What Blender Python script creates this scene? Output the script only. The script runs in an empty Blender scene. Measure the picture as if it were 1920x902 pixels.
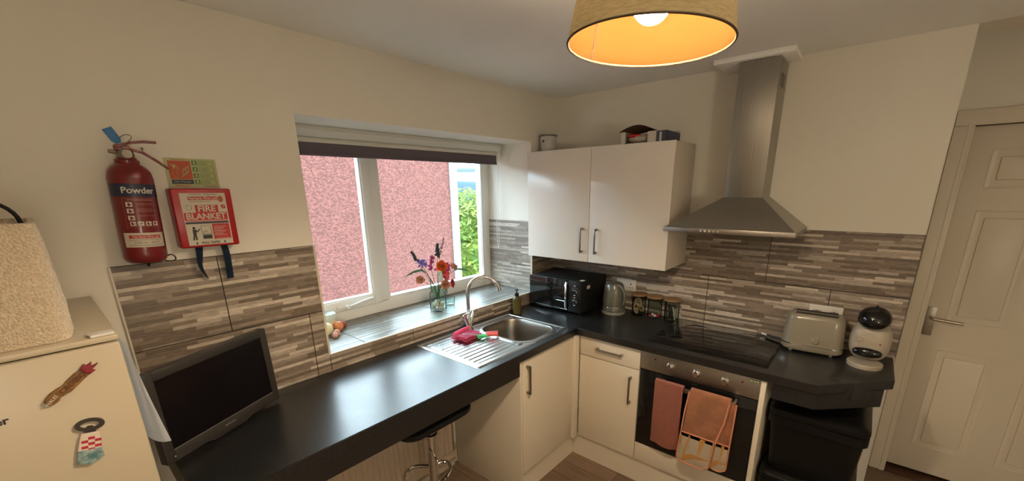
import bpy, bmesh, math, random
from mathutils import Vector, Matrix, noise
PI = math.pi
rnd = random.Random(7)
SC = bpy.context.scene
COL = SC.collection

# ------------------------------------------------------------------ camera
def make_camera():
    yaw, pitch, roll = math.radians(40.4096), math.radians(-15.6964), math.radians(-0.7919)
    f = Vector((math.cos(pitch)*math.cos(yaw), math.cos(pitch)*math.sin(yaw), math.sin(pitch)))
    r = Vector((math.sin(yaw), -math.cos(yaw), 0)); u = r.cross(f)
    c, s = math.cos(roll), math.sin(roll)
    r2 = c*r + s*u; u2 = -s*r + c*u
    cam = bpy.data.cameras.new('camera'); o = bpy.data.objects.new('camera', cam); COL.objects.link(o)
    m = Matrix.Identity(4)
    for i in range(3):
        m[i][0] = r2[i]; m[i][1] = u2[i]; m[i][2] = -f[i]
    m[0][3], m[1][3], m[2][3] = -2.628, -1.8689, 1.7438
    o.matrix_world = m
    cam.sensor_fit = 'HORIZONTAL'; cam.sensor_width = 36; cam.lens = 765.92/1920*36
    cam.shift_x = -(974.55-960)/1920; cam.shift_y = (568.95-451)/1920
    cam.clip_start = .02; cam.clip_end = 600
    SC.camera = o
make_camera()

# ------------------------------------------------------------------ light and exposure
LAMP = 1200.0            # radiance of the pendant's bulb
SKY = 13.5               # brightness of the overcast sky
LAMP_COL = (1.0, .79, .54)
FILL = 24.0            # radiance of the added fill lamp, unseen behind the camera
FILL_COL = (1.0, .86, .66)
SC.view_settings.view_transform = 'Standard'; SC.view_settings.look = 'None'
SC.view_settings.gamma = 1; SC.view_settings.use_curve_mapping = False
SC.view_settings.exposure = 0.0

def make_world():
    w = bpy.data.worlds.new('sky'); SC.world = w; w.use_nodes = True
    n = w.node_tree; n.nodes.clear()
    out = n.nodes.new('ShaderNodeOutputWorld'); bg = n.nodes.new('ShaderNodeBackground')
    tc = n.nodes.new('ShaderNodeTexCoord'); mp = n.nodes.new('ShaderNodeMapping'); mp.inputs['Scale'].default_value = (1, 1, 9)
    no = n.nodes.new('ShaderNodeTexNoise'); no.inputs['Scale'].default_value = 2.2; no.inputs['Detail'].default_value = 5
    cr = n.nodes.new('ShaderNodeValToRGB')
    cr.color_ramp.elements[0].position = .40; cr.color_ramp.elements[0].color = (.36, .60, .78, 1)
    cr.color_ramp.elements[1].position = .56; cr.color_ramp.elements[1].color = (.80, .92, 1, 1)
    bg.inputs['Strength'].default_value = SKY
    L = n.links.new
    L(tc.outputs['Generated'], mp.inputs['Vector']); L(mp.outputs[0], no.inputs['Vector'])
    sx = n.nodes.new('ShaderNodeSeparateXYZ'); hr = n.nodes.new('ShaderNodeValToRGB'); e = hr.color_ramp.elements
    e[0].position = .024; e[0].color = (1, 1, 1, 1); e[1].position = .038; e[1].color = (0, 0, 0, 1)
    q = e.new(.046); q.color = (0, 0, 0, 1); q = e.new(.062); q.color = (1, 1, 1, 1)
    mx = n.nodes.new('ShaderNodeMix'); mx.data_type = 'RGBA'; mx.inputs['A'].default_value = (.043, .063, .071, 1)
    L(tc.outputs['Generated'], sx.inputs[0]); L(sx.outputs[2], hr.inputs[0]); L(hr.outputs[0], mx.inputs['Factor']); L(cr.outputs[0], mx.inputs['B'])
    L(no.outputs['Fac'], cr.inputs[0]); L(mx.outputs['Result'], bg.inputs[0]); L(bg.outputs[0], out.inputs[0])
make_world()

# ------------------------------------------------------------------ materials
def mat(name, col, rough=.5, metal=0, spec=.5, bump=0, bscale=40, var=0, vscale=6, vcol=None, coat=0, trans=0, ior=1.45,
        emit=None, estr=0, sheen=0, stretch=(1, 1, 1), alpha=1, aniso=0, bdist=.002, rvar=0):
    m = bpy.data.materials.new(name); m.use_nodes = True
    t = m.node_tree; b = t.nodes['Principled BSDF']; L = t.links.new
    b.inputs['Base Color'].default_value = (*col, 1); b.inputs['Roughness'].default_value = rough
    b.inputs['Metallic'].default_value = metal; b.inputs['Specular IOR Level'].default_value = spec
    b.inputs['Coat Weight'].default_value = coat; b.inputs['Transmission Weight'].default_value = trans
    b.inputs['IOR'].default_value = ior; b.inputs['Sheen Weight'].default_value = sheen; b.inputs['Alpha'].default_value = alpha
    b.inputs['Coat Roughness'].default_value = .08
    if emit: b.inputs['Emission Color'].default_value = (*emit, 1); b.inputs['Emission Strength'].default_value = estr
    if bump or var or rvar:
        tc = t.nodes.new('ShaderNodeTexCoord'); mp = t.nodes.new('ShaderNodeMapping'); mp.inputs['Scale'].default_value = stretch
        L(tc.outputs['Object'], mp.inputs['Vector'])
    if var:
        no = t.nodes.new('ShaderNodeTexNoise'); no.inputs['Scale'].default_value = vscale; no.inputs['Detail'].default_value = 4
        mx = t.nodes.new('ShaderNodeMix'); mx.data_type = 'RGBA'
        c2 = vcol or tuple(min(1, c*(1-var)) for c in col)
        mx.inputs['A'].default_value = (*col, 1); mx.inputs['B'].default_value = (*c2, 1)
        L(mp.outputs[0], no.inputs['Vector'])
        mr = t.nodes.new('ShaderNodeMapRange'); mr.inputs['From Min'].default_value = .38; mr.inputs['From Max'].default_value = .62
        L(no.outputs['Fac'], mr.inputs['Value']); L(mr.outputs[0], mx.inputs['Factor']); L(mx.outputs['Result'], b.inputs['Base Color'])
    if rvar:
        nr = t.nodes.new('ShaderNodeTexNoise'); nr.inputs['Scale'].default_value = 5; nr.inputs['Detail'].default_value = 3
        mr = t.nodes.new('ShaderNodeMapRange'); mr.inputs['To Min'].default_value = rough-rvar; mr.inputs['To Max'].default_value = rough+rvar
        mr.inputs['From Min'].default_value = .35; mr.inputs['From Max'].default_value = .65
        L(mp.outputs[0], nr.inputs['Vector']); L(nr.outputs['Fac'], mr.inputs['Value']); L(mr.outputs[0], b.inputs['Roughness'])
    if bump:
        nb = t.nodes.new('ShaderNodeTexNoise'); nb.inputs['Scale'].default_value = bscale; nb.inputs['Detail'].default_value = 3
        bp = t.nodes.new('ShaderNodeBump'); bp.inputs['Strength'].default_value = bump; bp.inputs['Distance'].default_value = bdist
        L(mp.outputs[0], nb.inputs['Vector']); L(nb.outputs['Fac'], bp.inputs['Height']); L(bp.outputs[0], b.inputs['Normal'])
    return m

def tile_mat(name, ax_u, ax_v, tint=(1, 1, 1), lift=0):
    """strips of printed split-face mosaic, each strip with its own tone and grain"""
    m = bpy.data.materials.new(name); m.use_nodes = True
    t = m.node_tree; b = t.nodes['Principled BSDF']; L = t.links.new; N = t.nodes.new
    def math_(op, a, b_=None, c=None):
        n = N('ShaderNodeMath'); n.operation = op
        for i, x in enumerate((a, b_, c)):
            if x is None: continue
            if isinstance(x, (int, float)): n.inputs[i].default_value = x
            else: L(x, n.inputs[i])
        return n.outputs[0]
    tc = N('ShaderNodeTexCoord'); sp = N('ShaderNodeSeparateXYZ'); L(tc.outputs['Object'], sp.inputs[0])
    U = sp.outputs[ax_u]; V = sp.outputs[ax_v]
    row = math_('FLOOR', math_('DIVIDE', V, .0136))
    wn = N('ShaderNodeTexWhiteNoise'); wn.noise_dimensions = '1D'; L(row, wn.inputs['W'])
    u2 = math_('ADD', math_('DIVIDE', U, .15), math_('MULTIPLY', wn.outputs['Value'], 13.7))
    cell = math_('FLOOR', u2)
    cb = N('ShaderNodeCombineXYZ'); L(cell, cb.inputs[0]); L(row, cb.inputs[1])
    w2 = N('ShaderNodeTexWhiteNoise'); w2.noise_dimensions = '3D'; L(cb.outputs[0], w2.inputs['Vector'])
    cr = N('ShaderNodeValToRGB'); cr.color_ramp.interpolation = 'CONSTANT'
    els = [(0, (.115, .088, .066)), (.34, (.155, .122, .094)), (.50, (.20, .162, .128)), (.62, (.29, .245, .20)), (.74, (.40, .345, .285))]
    cr.color_ramp.elements[0].color = (*els[0][1], 1); cr.color_ramp.elements[1].position = els[1][0]; cr.color_ramp.elements[1].color = (*els[1][1], 1)
    for p, c in els[2:]:
        e = cr.color_ramp.elements.new(p); e.color = (*c, 1)
    wr_ = N('ShaderNodeTexWhiteNoise'); wr_.noise_dimensions = '1D'; L(math_('ADD', row, 77.3), wr_.inputs['W'])
    L(math_('ADD', math_('MULTIPLY', w2.outputs['Value'], .62), math_('MULTIPLY', wr_.outputs['Value'], .38)), cr.inputs[0])
    mp = N('ShaderNodeMapping'); sc = [260, 260, 260]; sc[ax_u] = 30; mp.inputs['Scale'].default_value = sc
    no = N('ShaderNodeTexNoise'); no.inputs['Scale'].default_value = 1; no.inputs['Detail'].default_value = 3
    L(tc.outputs['Object'], mp.inputs['Vector']); L(mp.outputs[0], no.inputs['Vector'])
    mr = N('ShaderNodeMapRange'); mr.inputs['To Min'].default_value = .68; mr.inputs['To Max'].default_value = 1.32
    mr.inputs['From Min'].default_value = .25; mr.inputs['From Max'].default_value = .75; L(no.outputs['Fac'], mr.inputs['Value'])
    fr = math_('FRACT', math_('DIVIDE', V, .0136))
    edge = math_('LESS_THAN', fr, .10)
    dark = math_('SUBTRACT', 1.0, math_('MULTIPLY', edge, .25))
    mul = math_('MULTIPLY', mr.outputs[0], dark)
    lf = N('ShaderNodeMix'); lf.data_type = 'RGBA'; lf.inputs['Factor'].default_value = lift; lf.inputs['B'].default_value = (.33, .30, .27, 1); L(cr.outputs[0], lf.inputs['A'])
    vm = N('ShaderNodeVectorMath'); vm.operation = 'SCALE'; L(lf.outputs['Result'], vm.inputs[0]); L(mul, vm.inputs['Scale'])
    vt = N('ShaderNodeVectorMath'); vt.operation = 'MULTIPLY'; vt.inputs[1].default_value = tuple(1.3*q for q in tint); L(vm.outputs[0], vt.inputs[0])
    L(vt.outputs[0], b.inputs['Base Color'])
    b.inputs['Roughness'].default_value = .34
    bp = N('ShaderNodeBump'); bp.inputs['Strength'].default_value = .5; bp.inputs['Distance'].default_value = .0012
    L(math_('ADD', w2.outputs['Value'], math_('MULTIPLY', no.outputs['Fac'], .3)), bp.inputs['Height']); L(bp.outputs[0], b.inputs['Normal'])
    return m

def worktop_mat(name='worktop_laminate'):
    m = bpy.data.materials.new(name); m.use_nodes = True
    t = m.node_tree; b = t.nodes['Principled BSDF']; L = t.links.new; N = t.nodes.new
    tc = N('ShaderNodeTexCoord'); no = N('ShaderNodeTexNoise'); no.inputs['Scale'].default_value = 260; no.inputs['Detail'].default_value = 2
    L(tc.outputs['Object'], no.inputs['Vector'])
    cr = N('ShaderNodeValToRGB'); cr.color_ramp.elements[0].position = .45; cr.color_ramp.elements[0].color = (.005, .0055, .006, 1)
    cr.color_ramp.elements[1].position = .72; cr.color_ramp.elements[1].color = (.030, .029, .027, 1)
    L(no.outputs['Fac'], cr.inputs[0]); L(cr.outputs[0], b.inputs['Base Color'])
    n2 = N('ShaderNodeTexNoise'); n2.inputs['Scale'].default_value = 3.5; n2.inputs['Detail'].default_value = 4
    mr = N('ShaderNodeMapRange'); mr.inputs['From Min'].default_value = .3; mr.inputs['From Max'].default_value = .7
    mr.inputs['To Min'].default_value = .27; mr.inputs['To Max'].default_value = .33
    L(tc.outputs['Object'], n2.inputs['Vector']); L(n2.outputs['Fac'], mr.inputs['Value']); L(mr.outputs[0], b.inputs['Roughness'])
    b.inputs['Specular IOR Level'].default_value = .65
    return m

def floor_mat():
    m = bpy.data.materials.new('floor_planks'); m.use_nodes = True
    t = m.node_tree; b = t.nodes['Principled BSDF']; L = t.links.new; N = t.nodes.new
    tc = N('ShaderNodeTexCoord'); mp = N('ShaderNodeMapping'); mp.inputs['Rotation'].default_value = (0, 0, math.radians(90))
    L(tc.outputs['Object'], mp.inputs['Vector'])
    br = N('ShaderNodeTexBrick'); br.inputs['Scale'].default_value = 1; br.inputs['Brick Width'].default_value = .9; br.inputs['Row Height'].default_value = .13
    br.inputs['Mortar Size'].default_value = .0016; br.inputs['Color1'].default_value = (.155, .098, .062, 1); br.inputs['Color2'].default_value = (.215, .145, .095, 1)
    br.inputs['Mortar'].default_value = (.04, .025, .015, 1); L(mp.outputs[0], br.inputs['Vector'])
    m2 = N('ShaderNodeMapping'); m2.inputs['Scale'].default_value = (60, 5, 5); L(tc.outputs['Object'], m2.inputs['Vector'])
    no = N('ShaderNodeTexNoise'); no.inputs['Scale'].default_value = 1; no.inputs['Detail'].default_value = 5; L(m2.outputs[0], no.inputs['Vector'])
    mr = N('ShaderNodeMapRange'); mr.inputs['To Min'].default_value = .55; mr.inputs['To Max'].default_value = 1.4; L(no.outputs['Fac'], mr.inputs['Value'])
    vm = N('ShaderNodeVectorMath'); vm.operation = 'SCALE'; L(br.outputs['Color'], vm.inputs[0]); L(mr.outputs[0], vm.inputs['Scale'])
    L(vm.outputs[0], b.inputs['Base Color']); b.inputs['Roughness'].default_value = .5
    return m

def shade_mat(name, col, tr, tcol, weave=True):
    m = bpy.data.materials.new(name); m.use_nodes = True
    t = m.node_tree; t.nodes.clear(); L = t.links.new; N = t.nodes.new
    o = N('ShaderNodeOutputMaterial'); d = N('ShaderNodeBsdfDiffuse'); x = N('ShaderNodeBsdfTranslucent'); mx = N('ShaderNodeMixShader')
    mx.inputs[0].default_value = tr; x.inputs[0].default_value = (*tcol, 1); d.inputs[0].default_value = (*col, 1)
    if weave:
        tc = N('ShaderNodeTexCoord'); mp = N('ShaderNodeMapping'); mp.inputs['Scale'].default_value = (60, 60, 420)
        no = N('ShaderNodeTexNoise'); no.inputs['Scale'].default_value = 1; no.inputs['Detail'].default_value = 4
        L(tc.outputs['Object'], mp.inputs[0]); L(mp.outputs[0], no.inputs['Vector'])
        for node, c in ((d, col), (x, tcol)):
            q = N('ShaderNodeMix'); q.data_type = 'RGBA'; q.inputs['A'].default_value = (*[v*.5 for v in c], 1); q.inputs['B'].default_value = (*[min(1, v*1.5) for v in c], 1)
            L(no.outputs['Fac'], q.inputs['Factor']); L(q.outputs['Result'], node.inputs[0])
    L(d.outputs[0], mx.inputs[1]); L(x.outputs[0], mx.inputs[2]); L(mx.outputs[0], o.inputs[0])
    return m

def glass_mat(name, tint=(1, 1, 1), refl=1.0):
    """thin clear pane: mostly see-through with a fresnel reflection"""
    m = bpy.data.materials.new(name); m.use_nodes = True
    t = m.node_tree; t.nodes.clear(); L = t.links.new; N = t.nodes.new
    o = N('ShaderNodeOutputMaterial'); tr = N('ShaderNodeBsdfTransparent'); g = N('ShaderNodeBsdfGlossy'); mx = N('ShaderNodeMixShader')
    fr = N('ShaderNodeLayerWeight'); fr.inputs[0].default_value = .10
    k = N('ShaderNodeMath'); k.operation = 'MULTIPLY'; k.inputs[1].default_value = refl
    tr.inputs[0].default_value = (*tint, 1); g.inputs['Roughness'].default_value = .02
    L(fr.outputs['Fresnel'], k.inputs[0]); L(k.outputs[0], mx.inputs[0]); L(tr.outputs[0], mx.inputs[1]); L(g.outputs[0], mx.inputs[2]); L(mx.outputs[0], o.inputs[0])
    return m

WALL = mat('wall_paint', (.80, .755, .66), .85, bump=.25, bscale=90, bdist=.001)
CEIL = mat('ceiling_paint', (.94, .93, .89), .9, bump=.15, bscale=60, bdist=.001)
TRIMW = mat('gloss_white_paint', (.70, .63, .52), .35, bump=.05, bscale=30)
UPVC = mat('white_upvc', (.86, .86, .83), .28)
REVEAL = mat('reveal_paint', (.88, .84, .76), .8, bump=.1, bscale=70, bdist=.001)
FLOOR = floor_mat()
TILE_XZ = tile_mat('tile_window_wall', 0, 2); TILE_YZ = tile_mat('tile_hob_wall', 1, 2)
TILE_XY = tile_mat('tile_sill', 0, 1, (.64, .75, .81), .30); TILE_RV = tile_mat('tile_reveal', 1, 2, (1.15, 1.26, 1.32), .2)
GROUT = mat('dark_grout', (.035, .028, .022), .9)
EDGET = mat('cream_edge_trim', (.62, .56, .46), .4)
WORK = worktop_mat()
GLOSSW = mat('white_gloss_door', (.76, .70, .63), .26, coat=.25, bump=.05, bscale=12)
CARC = mat('cabinet_carcass', (.62, .55, .46), .45)
PANEL = mat('cream_panel', (.66, .58, .46), .35)
STEEL = mat('brushed_steel', (.42, .39, .35), .36, 1, bump=.08, bscale=4, stretch=(1, 40, 300), var=.15, vscale=2)
STEELV = mat('brushed_steel_hood', (.42, .40, .36), .38, 1, bump=.05, bscale=3, stretch=(90, 90, 1), var=.12, vscale=4)
BASIN = mat('basin_steel', (.25, .225, .195), .36, 1, bump=.05, bscale=120, bdist=.0005)
INOX = mat('sink_steel', (.52, .52, .51), .25, 1, bump=.05, bscale=120, bdist=.0005)
CHROME = mat('chrome', (.78, .78, .78), .07, 1)
HANDLE = mat('handle_nickel', (.30, .27, .24), .3, 1)
BLKG = mat('black_glass', (.006, .006, .006), .06, spec=.6)
BLKP = mat('black_plastic', (.008, .008, .009), .35, spec=.35)
BLKM = mat('black_matt_plastic', (.008, .008, .008), .5, spec=.25)
BINP = mat('bin_plastic', (.005, .005, .005), .3, spec=.3)
WHITEP = mat('white_plastic', (.72, .69, .63), .3)
GREYTV = mat('tv_bezel_grey', (.032, .028, .025), .35)
SCREEN = mat('tv_screen', (.004, .003, .004), .22)
FRIDGE = mat('fridge_white', (.48, .41, .30), .32, bump=.12, bscale=160, bdist=.0005)
REDP = mat('extinguisher_red', (.15, .010, .012), .28, coat=.2)
REDB = mat('blanket_case_red', (.34, .010, .014), .3)
NAVY = mat('navy_ink', (.018, .022, .06), .4)
WHINK = mat('white_ink', (.62, .57, .50), .5)
PINKINK = mat('faint_pink_ink', (.36, .18, .15), .5)
BLKINK = mat('black_ink', (.02, .02, .02), .5)
REDINK = mat('red_ink', (.42, .02, .02), .5)
GREENINK = mat('green_ink', (.06, .16, .03), .5)
SIGNY = mat('photoluminescent_sign', (.42, .44, .22), .5)
SIGNR = mat('sign_orange_red', (.42, .07, .02), .5)
LABELC = mat('label_cream', (.55, .50, .40), .45)
BRASS = mat('valve_metal', (.30, .27, .22), .5, .8)
BLUETAG = mat('blue_tag', (.02, .14, .34), .45)
TAPE = mat('navy_webbing', (.012, .03, .06), .8, bump=.6, bscale=400, bdist=.0006)
SHADE_O = shade_mat('shade_fabric', (.36, .29, .17), .25, (.035, .025, .012))
SHADE_I = shade_mat('shade_lining', (.034, .0038, .00010), .45, (.9, .8, .6), False)
RIMB = mat('shade_rim', (.05, .03, .010), .7)
BULB = mat('bulb_glow', (1, 1, 1), .4, emit=LAMP_COL, estr=LAMP)
PINKR = mat('pink_render', (.215, .074, .058), .95, bump=1, bscale=34, bdist=.07, var=.45, vscale=34, stretch=(1, 1, 1.6))
WHB = mat('white_board', (.25, .262, .265), .5)
LEAF = mat('hedge_leaf', (.080, .135, .010), .6, var=.7, vscale=3, vcol=(.155, .200, .024))
GRASS = mat('grass', (.02, .032, .008), .95, var=.5, vscale=2)
HILL = mat('distant_hill', (.016, .046, .064), 1, var=.3, vscale=.05)
SEA = mat('distant_water', (.085, .12, .128), .6)
TREE = mat('far_tree', (.013, .026, .012), .9, var=.5, vscale=1)
ROOFB = mat('blind_fabric', (.105, .082, .098), .85, bump=.2, bscale=300, bdist=.0004)
BLINDW = mat('blind_rail_white', (.66, .63, .56), .4)
GLASSW = glass_mat('window_glass', (.97, .99, .98), .9)
GLASSJ = glass_mat('jar_glass', (.90, .93, .92), 1.6)
GLASSV = glass_mat('vase_glass', (.86, .94, .92), 1.8)
BAMBOO = mat('bamboo_lid', (.30, .16, .065), .5, var=.3, vscale=30, stretch=(1, 8, 1))
KETTLE = mat('sage_grey_enamel', (.115, .112, .085), .16, coat=.5)
KETB = mat('kettle_base_grey', (.22, .21, .18), .35)
TOAST = mat('toaster_cream', (.22, .19, .14), .28, coat=.3)
COFW = mat('coffee_machine_cream', (.37, .32, .25), .35)
AMBER = mat('soap_amber_glass', (.13, .11, .035), .12, trans=.35, ior=1.3)
CLOTHP = mat('pink_cloth', (.80, .08, .24), .85, sheen=.3, bump=.6, bscale=260, bdist=.001)
PINKPL = mat('coral_plastic', (.72, .10, .13), .3)
GREENPL = mat('green_bristles', (.06, .52, .16), .5)
CLEARP = mat('clear_plastic', (.62, .60, .62), .15, trans=.6)
TOWEL = mat('rust_red_towel', (.62, .20, .12), .95, sheen=.5, bump=1, bscale=1, bdist=.004, stretch=(300, 130, 300), var=.45, vscale=220)
GLOVE = mat('peach_quilted_cotton', (.62, .26, .13), .9, sheen=.3, bump=.6, bscale=22, bdist=.01, var=.22, vscale=14)
GLOVET = mat('orange_binding', (.50, .19, .10), .8)
GLOVEC = mat('cream_print_cotton', (.72, .60, .43), .9, bump=.4, bscale=60)
GLOVEO = mat('ochre_print', (.42, .20, .05), .9)
BOUCLE = mat('cream_boucle', (.74, .60, .42), 1, sheen=.5, bump=1, bscale=230, bdist=.008, var=.22, vscale=230)
PAPER = mat('white_paper', (.75, .75, .75), .7)
CARDB = mat('box_navy_card', (.05, .055, .09), .6)
CARDW = mat('box_white_card', (.58, .53, .46), .7)
CARDI = mat('box_inner_card', (.20, .13, .08), .8)
BAGW = mat('white_bag', (.55, .48, .42), .6, bump=1, bscale=30, bdist=.02)
CANW = mat('white_tin', (.58, .54, .50), .4, var=.12, vscale=30)
CANL = mat('grey_lid', (.16, .15, .13), .4)
MAGB = mat('magnet_brown', (.27, .13, .035), .6, var=.5, vscale=90, bump=.6, bscale=90, bdist=.003)
MAGR = mat('magnet_crimson', (.20, .012, .022), .5, bump=.8, bscale=120, bdist=.002)
MAGD = mat('opener_dark_metal', (.06, .05, .045), .45, .6)
MAGW = mat('magnet_white', (.66, .56, .46), .5)
MAGT = mat('magnet_teal', (.06, .16, .18), .5, var=.6, vscale=60, vcol=(.35, .42, .40))
MAGS = mat('magnet_island', (.20, .14, .07), .6, var=.6, vscale=120)
MAGX = mat('magnet_check_red', (.40, .02, .05), .5)
STEM = mat('stem_green', (.06, .13, .06), .7)
LEAFD = mat('leaf_dull_green', (.16, .25, .18), .6)
PEACH = mat('petal_peach', (.85, .46, .31), .7, var=.3, vscale=60)
ORANGE = mat('petal_orange', (.95, .20, .04), .6, var=.25, vscale=60)
CRIM = mat('petal_crimson', (.72, .07, .13), .6, var=.3, vscale=60)
MAGEN = mat('petal_plum', (.42, .05, .18), .6)
PURP = mat('petal_violet', (.26, .19, .58), .6)
GREYC = mat('dried_grey', (.05, .06, .07), .9)
STRAW = mat('dried_straw', (.20, .13, .10), .8)
TAGM = mat('mint_tag', (.50, .78, .68), .5)
SHELL = mat('shell_pink_grey', (.78, .60, .52), .7, var=.35, vscale=50, vcol=(.62, .56, .48))
WAX = mat('candle_wax', (.74, .70, .50), .5)
WAXT = mat('frosted_candle_top', (.62, .72, .66), .6, bump=1, bscale=120, bdist=.003)
FRO = mat('ornament_orange', (.70, .25, .10), .5); FRP = mat('ornament_pink', (.62, .33, .26), .5)
FRC = mat('ornament_cream', (.74, .72, .45), .5); FRR = mat('ornament_rust', (.35, .10, .07), .5)
BISC = mat('biscuit', (.42, .31, .18), .8); WHT = mat('plain_white', (.62, .58, .52), .6)
SWEET = mat('sweet_red', (.55, .02, .05), .25); DARKS = mat('dark_spoons', (.05, .05, .045), .3, .7)
RAD = mat('radiator_enamel', (.50, .40, .30), .4); RADP = mat('copper_pipe_painted', (.45, .34, .24), .4)
TIMBER = mat('threshold_wood', (.10, .045, .028), .45, var=.4, vscale=8, stretch=(3, 30, 3))

# ------------------------------------------------------------------ mesh helpers
class MB:
    def __init__(s): s.bm = bmesh.new(); s.mi = 0
    def _fin(s, faces):
        for f in faces: f.material_index = s.mi
    def box(s, x0, x1, y0, y1, z0, z1, b=0, seg=2):
        if x0 > x1: x0, x1 = x1, x0
        if y0 > y1: y0, y1 = y1, y0
        if z0 > z1: z0, z1 = z1, z0
        m = Matrix.Translation(((x0+x1)/2, (y0+y1)/2, (z0+z1)/2)) @ Matrix.Diagonal((x1-x0, y1-y0, z1-z0, 1))
        r = bmesh.ops.create_cube(s.bm, size=1, matrix=m); vs = r['verts']
        fs = {f for v in vs for f in v.link_faces}
        if b:
            es = list({e for v in vs for e in v.link_edges})
            q = bmesh.ops.bevel(s.bm, geom=es, offset=b, segments=seg, affect='EDGES', profile=.5)
            fs = set(q['faces']) | {f for f in fs if f.is_valid}
            vs = list({v for f in fs for v in f.verts})
        s._fin(fs); return vs
    def prism(s, pts, ax, lo, hi, b=0, seg=2):
        """polygon pts in the plane across axis ax, extruded lo..hi"""
        def P(p, h):
            if ax == 'x': return Vector((h, p[0], p[1]))
            if ax == 'y': return Vector((p[0], h, p[1]))
            return Vector((p[0], p[1], h))
        a = [s.bm.verts.new(P(p, lo)) for p in pts]; c = [s.bm.verts.new(P(p, hi)) for p in pts]
        n = len(pts); fs = [s.bm.faces.new(a), s.bm.faces.new(c[::-1])]
        for i in range(n): fs.append(s.bm.faces.new((a[i], c[i], c[(i+1) % n], a[(i+1) % n])))
        bmesh.ops.recalc_face_normals(s.bm, faces=fs)
        if b:
            es = [e for e in fs[0].edges] + [e for e in fs[1].edges]
            q = bmesh.ops.bevel(s.bm, geom=es, offset=b, segments=seg, affect='EDGES', profile=.5)
            fs = set(q['faces']) | {f for f in fs if f.is_valid}
        s._fin(fs); return list({v for f in fs for v in f.verts})
    def lathe(s, prof, c=(0, 0, 0), n=32, sx=1, sy=1):
        rings = []
        for r, z in prof:
            if r < 1e-6: rings.append([s.bm.verts.new((c[0], c[1], c[2]+z))])
            else: rings.append([s.bm.verts.new((c[0]+r*sx*math.cos(2*PI*i/n), c[1]+r*sy*math.sin(2*PI*i/n), c[2]+z)) for i in range(n)])
        fs = []
        for a, b in zip(rings, rings[1:]):
            for i in range(n):
                j = (i+1) % n
                if len(a) == 1 and len(b) == 1: continue
                if len(a) == 1: fs.append(s.bm.faces.new((a[0], b[j], b[i])))
                elif len(b) == 1: fs.append(s.bm.faces.new((a[i], a[j], b[0])))
                else: fs.append(s.bm.faces.new((a[i], a[j], b[j], b[i])))
        bmesh.ops.recalc_face_normals(s.bm, faces=fs)
        s._fin(fs); return [v for r in rings for v in r]
    def cyl(s, a, b, r, r2=None, n=20):
        a, b = Vector(a), Vector(b); d = (b-a); L = d.length
        vs = s.lathe([(0, 0), (r, 0), (r if r2 is None else r2, L), (0, L)], n=n)
        M_ = Matrix.Translation(a) @ d.to_track_quat('Z', 'Y').to_matrix().to_4x4()
        for v in vs: v.co = M_ @ v.co
        return vs
    def tube(s, pts, r, n=10, closed=False, smooth=0):
        P = [Vector(p) for p in pts]
        for _ in range(smooth):
            Q = [] if closed else [P[0]]
            m = len(P)
            for i in range(m if closed else m-1):
                a, b = P[i], P[(i+1) % m]; Q += [a*.75+b*.25, a*.25+b*.75]
            if not closed: Q.append(P[-1])
            P = Q
        m = len(P); R = r if isinstance(r, (list, tuple)) else None
        T = []
        for i in range(m):
            if closed: t = P[(i+1) % m]-P[i-1]
            else: t = P[min(i+1, m-1)]-P[max(i-1, 0)]
            T.append(t.normalized())
        nrm = T[0].orthogonal().normalized(); rings = []
        for i in range(m):
            nrm = (nrm - T[i]*nrm.dot(T[i])).normalized(); bi = T[i].cross(nrm)
            rr = (R[0]+(R[1]-R[0])*i/(m-1)) if R else r
            rings.append([s.bm.verts.new(P[i]+rr*(nrm*math.cos(2*PI*k/n)+bi*math.sin(2*PI*k/n))) for k in range(n)])
        fs = []
        for i in range(m if closed else m-1):
            a, b = rings[i], rings[(i+1) % m]
            for k in range(n): fs.append(s.bm.faces.new((a[k], a[(k+1) % n], b[(k+1) % n], b[k])))
        if not closed: fs += [s.bm.faces.new(rings[0][::-1]), s.bm.faces.new(rings[-1])]
        bmesh.ops.recalc_face_normals(s.bm, faces=fs)
        s._fin(fs); return [v for q in rings for v in q]
    def ball(s, c, r, n=16, rot=None):
        if isinstance(r, (int, float)): r = (r, r, r)
        q = bmesh.ops.create_uvsphere(s.bm, u_segments=n*2, v_segments=n, radius=1)
        M_ = Matrix.Translation(c) @ (rot.to_matrix().to_4x4() if rot else Matrix.Identity(4)) @ Matrix.Diagonal((*r, 1))
        for v in q['verts']: v.co = M_ @ v.co
        s._fin({f for v in q['verts'] for f in v.link_faces}); return q['verts']
    def grid(s, fn, nu, nv, th=0, closed=False):
        """fn(u,v) -> point; with thickness th it becomes a solid sheet"""
        V = [[s.bm.verts.new(fn(i/nu, j/nv)) for j in range(nv+1)] for i in range(nu+1)]
        fs = [s.bm.faces.new((V[i][j], V[i+1][j], V[i+1][j+1], V[i][j+1])) for i in range(nu) for j in range(nv)]
        s._fin(fs)
        if th:
            q = bmesh.ops.solidify(s.bm, geom=fs, thickness=th)
            s._fin([f for f in q['geom'] if isinstance(f, bmesh.types.BMFace)])
        return [v for r in V for v in r]
    def text(s, body, size, o, xd, yd, th=.0004, align='CENTER', sx=1, bold=0, bend=None):
        cu = bpy.data.curves.new('t', 'FONT'); cu.body = body; cu.size = size; cu.align_x = align; cu.align_y = 'CENTER'
        cu.offset = bold; cu.extrude = th; cu.resolution_u = 3
        ob = bpy.data.objects.new('t', cu); COL.objects.link(ob)
        dg = bpy.context.evaluated_depsgraph_get(); dg.update()
        me = bpy.data.meshes.new_from_object(ob.evaluated_get(dg))
        bpy.data.objects.remove(ob); bpy.data.curves.remove(cu)
        o, xd, yd = Vector(o), Vector(xd).normalized(), Vector(yd).normalized(); nd = xd.cross(yd)
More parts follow.
